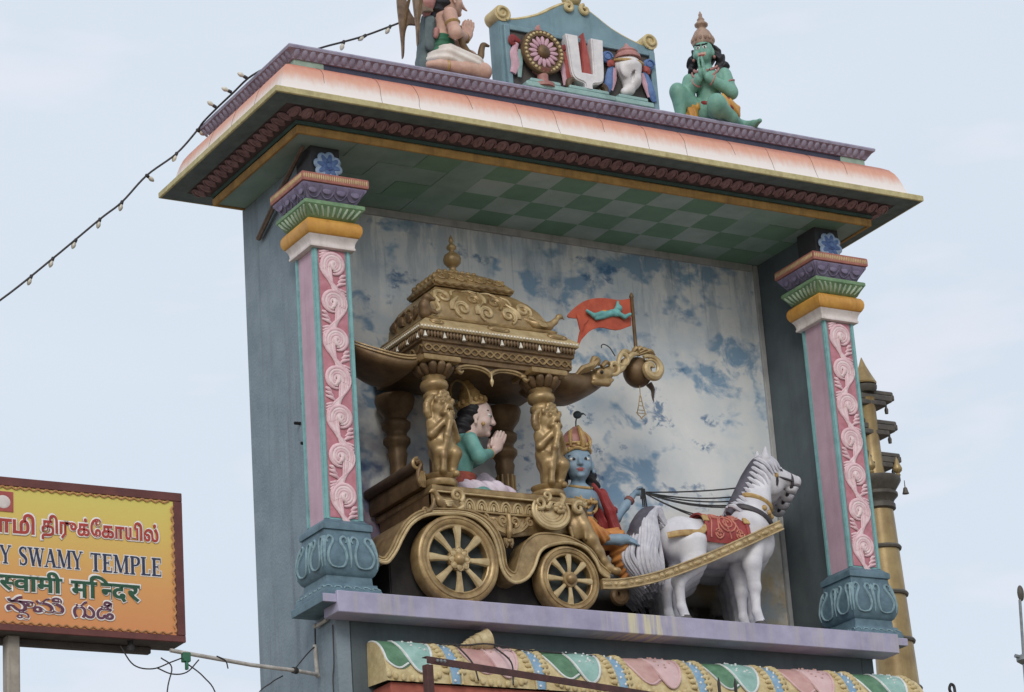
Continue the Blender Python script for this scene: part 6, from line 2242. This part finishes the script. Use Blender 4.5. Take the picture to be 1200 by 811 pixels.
def roman(txt, grow=0.0):
    """bold condensed roman capitals drawn from strokes with serifs"""
    S_ = []
    lay_ = [0]

    def quad(pts):
        lay_[0] += 1
        V = np.array([(x, -.0002 * lay_[0], z) for x, z in pts])
        S_.append((V, [(0, 1, 2, 3)]))

    def st(ox, x0, z0, x1, z1, t):
        t += grow * 2
        d = grow if abs(z1 - z0) > .2 else 0
        s = 1 if z1 > z0 else -1
        quad([(ox + x0 - t / 2, z0 - s * d), (ox + x0 + t / 2, z0 - s * d), (ox + x1 + t / 2, z1 + s * d), (ox + x1 - t / 2, z1 + s * d)])

    def bar(ox, x0, x1, z, t):
        quad([(ox + x0 - grow, z - t / 2 - grow), (ox + x1 + grow, z - t / 2 - grow), (ox + x1 + grow, z + t / 2 + grow), (ox + x0 - grow, z + t / 2 + grow)])

    def ser(ox, x, z, w=.17):
        bar(ox, x - w, x + w, z + (.03 if z < .5 else -.03), .06)

    def arc(ox, pts, ws):
        q = spline(pts, 6)
        w = np.interp(np.linspace(0, 1, len(q)), np.linspace(0, 1, len(ws)), ws) / 2 + grow
        tn = np.gradient(q, axis=0)
        tn /= np.linalg.norm(tn, axis=1)[:, None]
        nn = np.stack([-tn[:, 1], tn[:, 0]], 1)
        a, b_ = q + nn * w[:, None], q - nn * w[:, None]
        lay_[0] += 1
        V = np.array([(ox + p[0], -.0002 * lay_[0], p[1]) for p in a] + [(ox + p[0], -.0002 * lay_[0], p[1]) for p in b_])
        k = len(q)
        S_.append((V, [(i, i + 1, k + i + 1, k + i) for i in range(k - 1)]))

    x = 0.0
    for ch in txt:
        if ch == 'S':
            arc(x, [(.50, .70), (.47, .88), (.32, .965), (.15, .90), (.10, .74), (.22, .58), (.40, .46), (.51, .30), (.47, .12), (.30, .035), (.14, .11), (.09, .30)], [.05, .09, .09, .13, .16, .19, .19, .16, .13, .09, .09, .05])
            bar(x, .08, .13, .15, .3)
            bar(x, .47, .52, .85, .3)
            x += .66
        elif ch == 'W':
            st(x, .10, 1, .34, 0, .18); st(x, .34, 0, .55, 1, .08); st(x, .55, 1, .78, 0, .18); st(x, .78, 0, .98, 1, .08)
            ser(x, .10, 1); ser(x, .55, 1); ser(x, .98, 1, .12)
            x += 1.10
        elif ch == 'A':
            st(x, .10, 0, .40, 1, .08); st(x, .40, 1, .68, 0, .19); bar(x, .2, .58, .32, .07)
            ser(x, .10, 0, .13); ser(x, .68, 0, .16)
            x += .84
        elif ch == 'M':
            st(x, .14, 0, .14, 1, .08); st(x, .18, 1, .48, .05, .17); st(x, .48, .05, .80, 1, .07); st(x, .84, 0, .84, 1, .17)
            ser(x, .14, 0, .13); ser(x, .84, 0); ser(x, .12, 1, .12); ser(x, .86, 1, .14)
            x += 1.02
        elif ch == 'Y':
            st(x, .10, 1, .38, .45, .18); st(x, .66, 1, .40, .45, .08); st(x, .39, 0, .39, .5, .17)
            ser(x, .10, 1, .15); ser(x, .66, 1, .12); ser(x, .39, 0)
            x += .78
        elif ch == 'T':
            st(x, .34, 0, .34, 1, .18); bar(x, .03, .65, .955, .08); st(x, .05, .74, .05, 1, .05); st(x, .63, .74, .63, 1, .05); ser(x, .34, 0)
            x += .72
        elif ch == 'E':
            st(x, .20, 0, .20, 1, .18); bar(x, .05, .62, .955, .08); bar(x, .2, .46, .52, .07); bar(x, .05, .64, .045, .08)
            st(x, .60, .72, .60, 1, .05); st(x, .62, 0, .62, .28, .05); st(x, .45, .38, .45, .66, .045)
            x += .72
        elif ch == 'P':
            st(x, .20, 0, .20, 1, .18); ser(x, .20, 0); bar(x, .05, .4, .955, .07)
            arc(x, [(.25, .955), (.45, .945), (.58, .85), (.59, .66), (.46, .52), (.25, .50)], [.07, .09, .17, .17, .09, .07])
            x += .70
        elif ch == 'R':
            st(x, .20, 0, .20, 1, .18); ser(x, .20, 0); bar(x, .05, .4, .955, .07)
            arc(x, [(.25, .955), (.45, .945), (.57, .86), (.57, .68), (.45, .54), (.25, .52)], [.07, .09, .17, .17, .09, .07])
            st(x, .40, .53, .66, 0, .18); ser(x, .68, 0, .12)
            x += .80
        elif ch == 'L':
            st(x, .20, 0, .20, 1, .18); ser(x, .20, 1); bar(x, .05, .62, .045, .08); st(x, .60, 0, .60, .32, .05)
            x += .68
        else:
            x += .4
    return join(*S_)


def write_roman(txt, x0, x1, z0, z1):
    for gr, y, m, nm_ in ((.055, -.002, 'ink_white', 'roman_lettering_outline'), (0.0, -.0052, 'ink_navy', 'roman_lettering')):
        v, f = roman(txt, gr)
        b0 = roman(txt, 0.0)[0]
        k = (x1 - x0) / (b0[:, 0].max() - b0[:, 0].min())
        q = np.stack([x0 + (v[:, 0] - b0[:, 0].min()) * k, y + v[:, 1] * .08, z0 + v[:, 2] * (z1 - z0)], 1)
        sp_(nm_, (q, f), m, sharp=None)


write_roman('RY', -2.735, -2.555, -.563, -.425)
write_roman('SWAMY', -2.498, -2.005, -.565, -.427)
write_roman('TEMPLE', -1.945, -1.387, -.57, -.43)
for x in (-2.505, -3.35):
    sp_('post', box(x - .05, x + .05, .10, .20, -7.9, SZ0 + .001, .01), 'post_paint')
sp_('brace', box(SX0 + .3, SX1 - .2, .18, .24, SZ0 - .05, SZ0 - .0015, .004), 'sign_side')
sp_('lamp_bracket', T(lathe([(.03, 0), (.035, .03), (.02, .05), (.02, .075)], 12), (-1.62, .06, SZ0 - .075)), 'dark_iron')

# ------------------------------------------------------------------ conduit from the sign to the gateway
pc = empty('conduit_pipe', (-.2, .2, -1.19))
PCO = np.array((-.2, .2, -1.19))
tag(pc, 'thin grey conduit pipe running from the signboard to the gateway side wall', 'pipe')
P1 = [(-1.32, .02, -1.12), (-1.1, .05, -1.135), (-.62, .12, -1.165), (-.22, .20, -1.165), (.06, .375, -1.14)]
obj('pipe_run', T(tube(P1, .016, 10), -PCO), 'pipe_pvc', pc)
obj('pipe_riser', T(tube([(.06, .38, -1.15), (.062, .405, -.90)], .017, 10), -PCO), 'pipe_pvc', pc)
obj('pipe_stub', T(tube([(.07, .385, -.755), (.075, .20, -.745)], .015, 10), -PCO), 'pipe_pvc', pc)
obj('pipe_elbow', T(join(ell((.06, .378, -1.145), .022), ell((.062, .38, -.752), .02)), -PCO), 'pipe_pvc', pc)
obj('pipe_clip', T(T(lathe([(.026, -.02), (.026, .02)], 10, 'x'), (-.22, .20, -1.165), RZ(.5)), -PCO), 'dark_iron', pc)
obj('junction_clip', T(join(box(-1.225, -1.165, .0, .05, -1.20, -1.13, .004), box(-1.205, -1.185, .0, .03, -1.26, -1.20, .003)), -PCO), 'cloth_green', pc)
obj('riser_wire', T(tube([(.064, .40, -.90), (.064, .392, -.76)], .007, 6), -PCO), 'cable', pc)
wires = [[(-1.2, .03, -1.20), (-1.05, .04, -1.30), (-.95, .04, -1.45), (-.9, .05, -1.9)], [(-1.38, .06, -1.17), (-1.30, .05, -1.24), (-1.34, .05, -1.42), (-1.36, .05, -1.8)], [(-1.70, .06, -1.10), (-1.6, .05, -1.24), (-1.45, .05, -1.26), (-1.3, .05, -1.2), (-1.2, .03, -1.16)], [(-1.42, .05, -1.25), (-1.30, .05, -1.29), (-1.18, .05, -1.27), (-1.08, .05, -1.17)], [(-.22, .22, -1.16), (-.05, .33, -1.0), (.06, .40, -.91)], [(-.30, .25, -1.20), (-.42, .2, -1.27), (-.55, .2, -1.40), (-.6, .2, -1.8)], [(.09, .14, -.80), (.085, .14, -1.1), (.08, .16, -1.25), (.09, .16, -1.6)], [(-.93, .06, -1.13), (-.86, .06, -1.16), (-.84, .06, -1.22)]]
labs = ['thin black wire hanging down from the green clip under the signboard', 'thin wire dangling below the signboard corner', 'wire looping beneath the signboard edge', 'short slack wire tied under the conduit pipe', 'wire rising from the conduit to the gateway wall', 'wire trailing down from the conduit clip', 'wire running down the gateway wall corner', 'short loose wire end hooked over the conduit']
for w_, lb in zip(wires, labs):
    o_ = np.array(w_[0])
    q = obj('wire', T(tube(spline(w_, 6), .0055, 5), (0, 0, 0)), 'cable', None, origin=w_[0])
    tag(q, lb, 'wire', 'loose wires by the signboard')

# ------------------------------------------------------------------ festoon lights
fs = empty('festoon_lights', (-.281, 1.5, 3.9))
FSO = np.array((-.281, 1.5, 3.9))
tag(fs, 'dark cable strung with small clear bulbs up to the cornice', 'light string')
left = [(-3.2, 1.5, 1.25), (-2.6, 1.5, 1.66), (-2.068, 1.5, 2.076), (-1.612, 1.5, 2.50), (-1.195, 1.5, 2.905), (-.994, 1.5, 3.09), (-.765, 1.5, 3.365), (-.486, 1.5, 3.61), (-.285, 1.5, 3.86)]
onr = [(-.275, 1.4, 3.895), (-.27, 1.1, 3.91), (-.265, .8, 3.915), (-.26, .5, 3.92)]
rest = [(-.1, .42, 4.02), (.12, .35, 4.12), (.347, .3, 4.219), (.534, .3, 4.30), (.741, .3, 4.395), (.975, .28, 4.515), (1.143, .2, 4.587)]
cab = spline(left + onr + rest, 6)
obj('cord', T(tube(cab, .009, 7), -FSO), 'cable', fs)
bl = None
spots = [((-2.42, 1.5, 1.80), .5), ((-2.10, 1.5, 2.05), .4), ((-1.80, 1.5, 2.32), .3), ((-1.612, 1.5, 2.50), .3), ((-1.41, 1.5, 2.69), .35), ((-1.195, 1.5, 2.905), .2), ((-.994, 1.5, 3.09), .2), ((-.765, 1.5, 3.365), -1.1), ((-.486, 1.5, 3.61), .4), ((-.285, 1.5, 3.86), -1.2), ((-.275, 1.15, 3.93), 2.2), ((-.27, .85, 3.94), 2.0), ((-.265, .55, 3.94), 2.1), ((.534, .3, 4.30), .3), ((.741, .3, 4.395), .9), ((.975, .28, 4.515), .5)]
bshape = join(lathe([(.004, -.125), (.016, -.115), (.028, -.09), (.030, -.07), (.022, -.045), (.015, -.03)], 12), lathe([(.019, -.034), (.022, -.03), (.022, .01), (.014, .02)], 12))
nb = 5 * 12 + 2
for p_, an in spots:
    loc = np.array(p_) - FSO
    if bl is None:
        bl = obj('bulb', T(bshape, (0, 0, 0), None, .66), ['bulb_glass', 'cable'], fs, fmat=[0] * nb + [1] * (len(bshape[1]) - nb))
        bl.location = loc
        bl.rotation_euler = (.2, an, 0)
    else:
        inst('bulb', bl, fs, loc, (.2, an, 0))

# ------------------------------------------------------------------ brass temple mast behind
MO = np.array((10.12, 6.0, -7.9))
ms = empty('brass_flagstaff', MO + np.array((0, 0, -.19)))
tag(ms, 'tall ringed brass temple flagstaff with three dark perches behind the right pillar', 'flagstaff')


def mp(name, shape, m, **k):
    return obj(name, T(shape, (0, 0, 7.9)), m, ms, **k)


mp('mast', lathe([(.34, -7.9), (.28, -2), (.245, .5), (.19, 2.2), (.172, 2.75), (.165, 2.92)], 28), 'brass')
rad = lambda z: float(np.interp(z, [-7.9, -2, .5, 2.2, 2.75], [.34, .28, .245, .19, .172]))
for k in range(14):
    z = 2.42 - k * .545
    mp('mast_ring', lathe([(rad(z) - .01, z - .03), (rad(z) + .025, z - .022), (rad(z) + .032, z), (rad(z) + .02, z + .02), (rad(z) - .01, z + .026)], 28), 'brass_dark')
mp('capital', lathe([(.17, 2.86), (.20, 2.88), (.20, 2.93), (.18, 2.95), (.20, 2.99), (.24, 3.03), (.24, 3.06), (.21, 3.08), (.25, 3.14), (.29, 3.20), (.29, 3.24), (.14, 3.27)], 28), 'brass_dark', sharp=40)
for sx in (-1, 1):
    for sy in (-1, 1):
        mp('capital_finial', T(lathe([(.02, 0), (.03, .02), (.02, .04), (.05, .07), (.055, .10), (.03, .16), (.002, .24)], 12), (sx * .19, sy * .19, 3.24)), 'brass')
        mp('bell', T(lathe([(.04, -.16), (.03, -.13), (.022, -.09), (.006, -.08), (.004, 0)], 10), (sx * .26, sy * .2, 3.20)), 'brass_dark')
mp('spire', lathe([(.13, 3.25), (.12, 3.3), (.105, 3.6), (.10, 4.2), (.11, 4.22)], 20), 'brass')
for k, z in enumerate((3.45, 3.84, 4.20)):
    L = [box(-.33, .33, -.08, .08, z - .01, z + .07, .015), box(-.37, .37, -.055, .055, z + .07, z + .13, .015), box(-.22, .22, -.10, .10, z - .08, z - .01, .015), box(-.375, -.33, -.06, .06, z + .02, z + .09, .01), box(.33, .375, -.06, .06, z + .02, z + .09, .01)]
    mp('perch', join(*L), 'brass_dark')
    for sx in (-1, 1):
        mp('perch_tassel', T(lathe([(.02, -.13), (.024, -.08), (.012, -.05), (.014, 0)], 8), (sx * .28, 0, z)), 'brass_dark')
mp('finial_cup', lathe([(.11, 4.29), (.14, 4.33), (.145, 4.37), (.10, 4.39)], 20), 'brass_dark')
mp('finial', lathe([(.14, 4.39), (.145, 4.41), (.10, 4.50), (.045, 4.62), (.004, 4.73)], 20), 'brass')

# ------------------------------------------------------------------ rusty steel frame in front
RO_ = np.array((.165, -1.2, -7.9))
rf = empty('steel_frame', RO_)
tag(rf, 'dark red steel frame standing in front of the painted roll moulding', 'frame')
d = np.array((2.479 - .177, -.604 + 1.2, 0))
dl = np.linalg.norm(d)
dr = d / dl
an = math.atan2(dr[1], dr[0])


def rail(name, z0, z1, L_, y0, y1):
    return obj(name, T(T(box(-.03, L_, y0, y1, z0, z1, .004), (0, 0, 0), RZ(an)), (.177 - RO_[0], 0, 7.9)), 'steel_red', rf)


rail('top_rail', -1.425, -1.37, 4.6, -.006, .0)
rail('top_rail_flange', -1.376, -1.37, 4.6, .0005, .05)
for s0 in (.0, 4.5):
    obj('upright', T(T(join(box(-.03, .03, -.006, 0, 0, 6.47, .002), box(-.03, -.024, .0005, .05, 0, 6.47, .002)), (0, 0, 0), RZ(an)), (.177 - RO_[0] + dr[0] * s0, dr[1] * s0, 0)), 'steel_red', rf)
rail('lower_rail', -4.2, -4.15, 4.6, -.005, .0)
for k, s0 in enumerate((.06, .09, .12)):
    obj('bolt', T(T(lathe([(.012, 0), (.012, .01), (.006, .014)], 6, 'y'), (s0, -.006, -1.40), RZ(an)), (.177 - RO_[0], 0, 7.9)), 'grey_metal', rf)

# small horn and cables on the roll moulding
hn = empty('horn', (1.27, -.03, -.95))
tag(hn, 'small cream ribbed horn lying on the painted roll moulding', 'horn')
cone = lathe([(.026, -.13), (.034, -.125), (.036, -.10), (.046, -.095), (.048, -.06), (.058, -.055), (.060, -.01), (.07, -.005), (.073, .04), (.085, .08), (.09, .09), (.082, .088), (.068, .06), (.03, -.02)], 24)
obj('horn_bell', T(cone, (0, 0, .045), RY(math.radians(74))), 'horn_cream', hn, sharp=50)
obj('horn_throat', T(lathe([(.02, -.16), (.024, -.13)], 14), (0, 0, .045), RY(math.radians(74))), 'horn_cream', hn)
for k, (w_, lb) in enumerate((([(.62, -.02, -.935), (1.1, -.05, -.945), (1.3, -.12, -.94), (1.7, -.04, -.945), (2.35, -.02, -.95)], 'thin cable lying along the top of the painted roll moulding'), ([(1.02, -.10, -.95), (1.05, -.30, -1.15), (1.06, -.36, -1.3)], 'short wire hanging over the roll moulding left of the horn'), ([(1.38, -.08, -.95), (1.40, -.29, -1.12), (1.36, -.37, -1.32)], 'short wire hanging over the roll moulding right of the horn'))):
    q = obj('cable', tube(spline(w_, 6), .007, 6), 'cable', None, origin=w_[0])
    tag(q, lb, 'cable', 'cables on the roll moulding')
for x in (3.30, 3.46):
    gpart('iron_spike', T(lathe([(.012, 0), (.014, .1), (.003, .15)], 8), (x, -.33, -1.29)), 'dark_iron')

# stick wedged behind the left capital
st = obj('wooden_stick', join(tube([(-.04, .02, 3.13), (.05, .70, 2.97), (.068, 1.13, 2.765)], [.018, .024, .022], 6), tube([(.05, .72, 2.93), (.06, 1.10, 2.75)], .016, 6)), 'wood', None, origin=(.03, .7, 2.9))
tag(st, 'weathered brown stick wedged behind the left pillar capital', 'stick')

# antenna at the right edge
AN = np.array((17.22, 12.0, -7.9))
at = empty('antenna_mast', AN)
tag(at, 'thin grey antenna pole with round dish at the right edge of the view', 'antenna')
obj('pole', tube([(-.28, 0, 0), (-.12, 0, 9.6), (-.06, 0, 10.6), (.02, 0, 11.6)], .022, 8), 'grey_metal', at)
obj('pole_cap', ell((.05, 0, 11.70), (.05, .05, .12)), 'brass_dark', at)
obj('clamp', T(join(lathe([(.05, -.08), (.13, -.02), (.13, .04), (.05, .08)], 12), tube([(-.18, 0, .04), (.1, 0, .0)], .03, 6)), (-.02, 0, 10.72)), 'grey_metal', at)
obj('dish', T(lathe([(.30, 0), (.29, -.02), (.20, -.09), (.06, -.13), (.01, -.135), (.05, -.12), (.2, -.075), (.29, 0)], 24, 'y'), (.16, -.12, 10.2)), 'grey_metal', at)

# iron loop on a rod, lower right
ir = empty('iron_rod', (5.62, -.4, -7.9))
tag(ir, 'thin dark iron rod ending in a small loop right of the moulding', 'rod')
obj('rod', tube([(0, 0, 0), (0, 0, 6.74)], .014, 8), 'dark_iron', ir)
obj('loop', tube(spline([(0, 0, 6.72), (-.025, 0, 6.77), (-.005, 0, 6.815), (.025, 0, 6.80), (.03, 0, 6.74)], 5), .013, 7), 'dark_iron', ir)
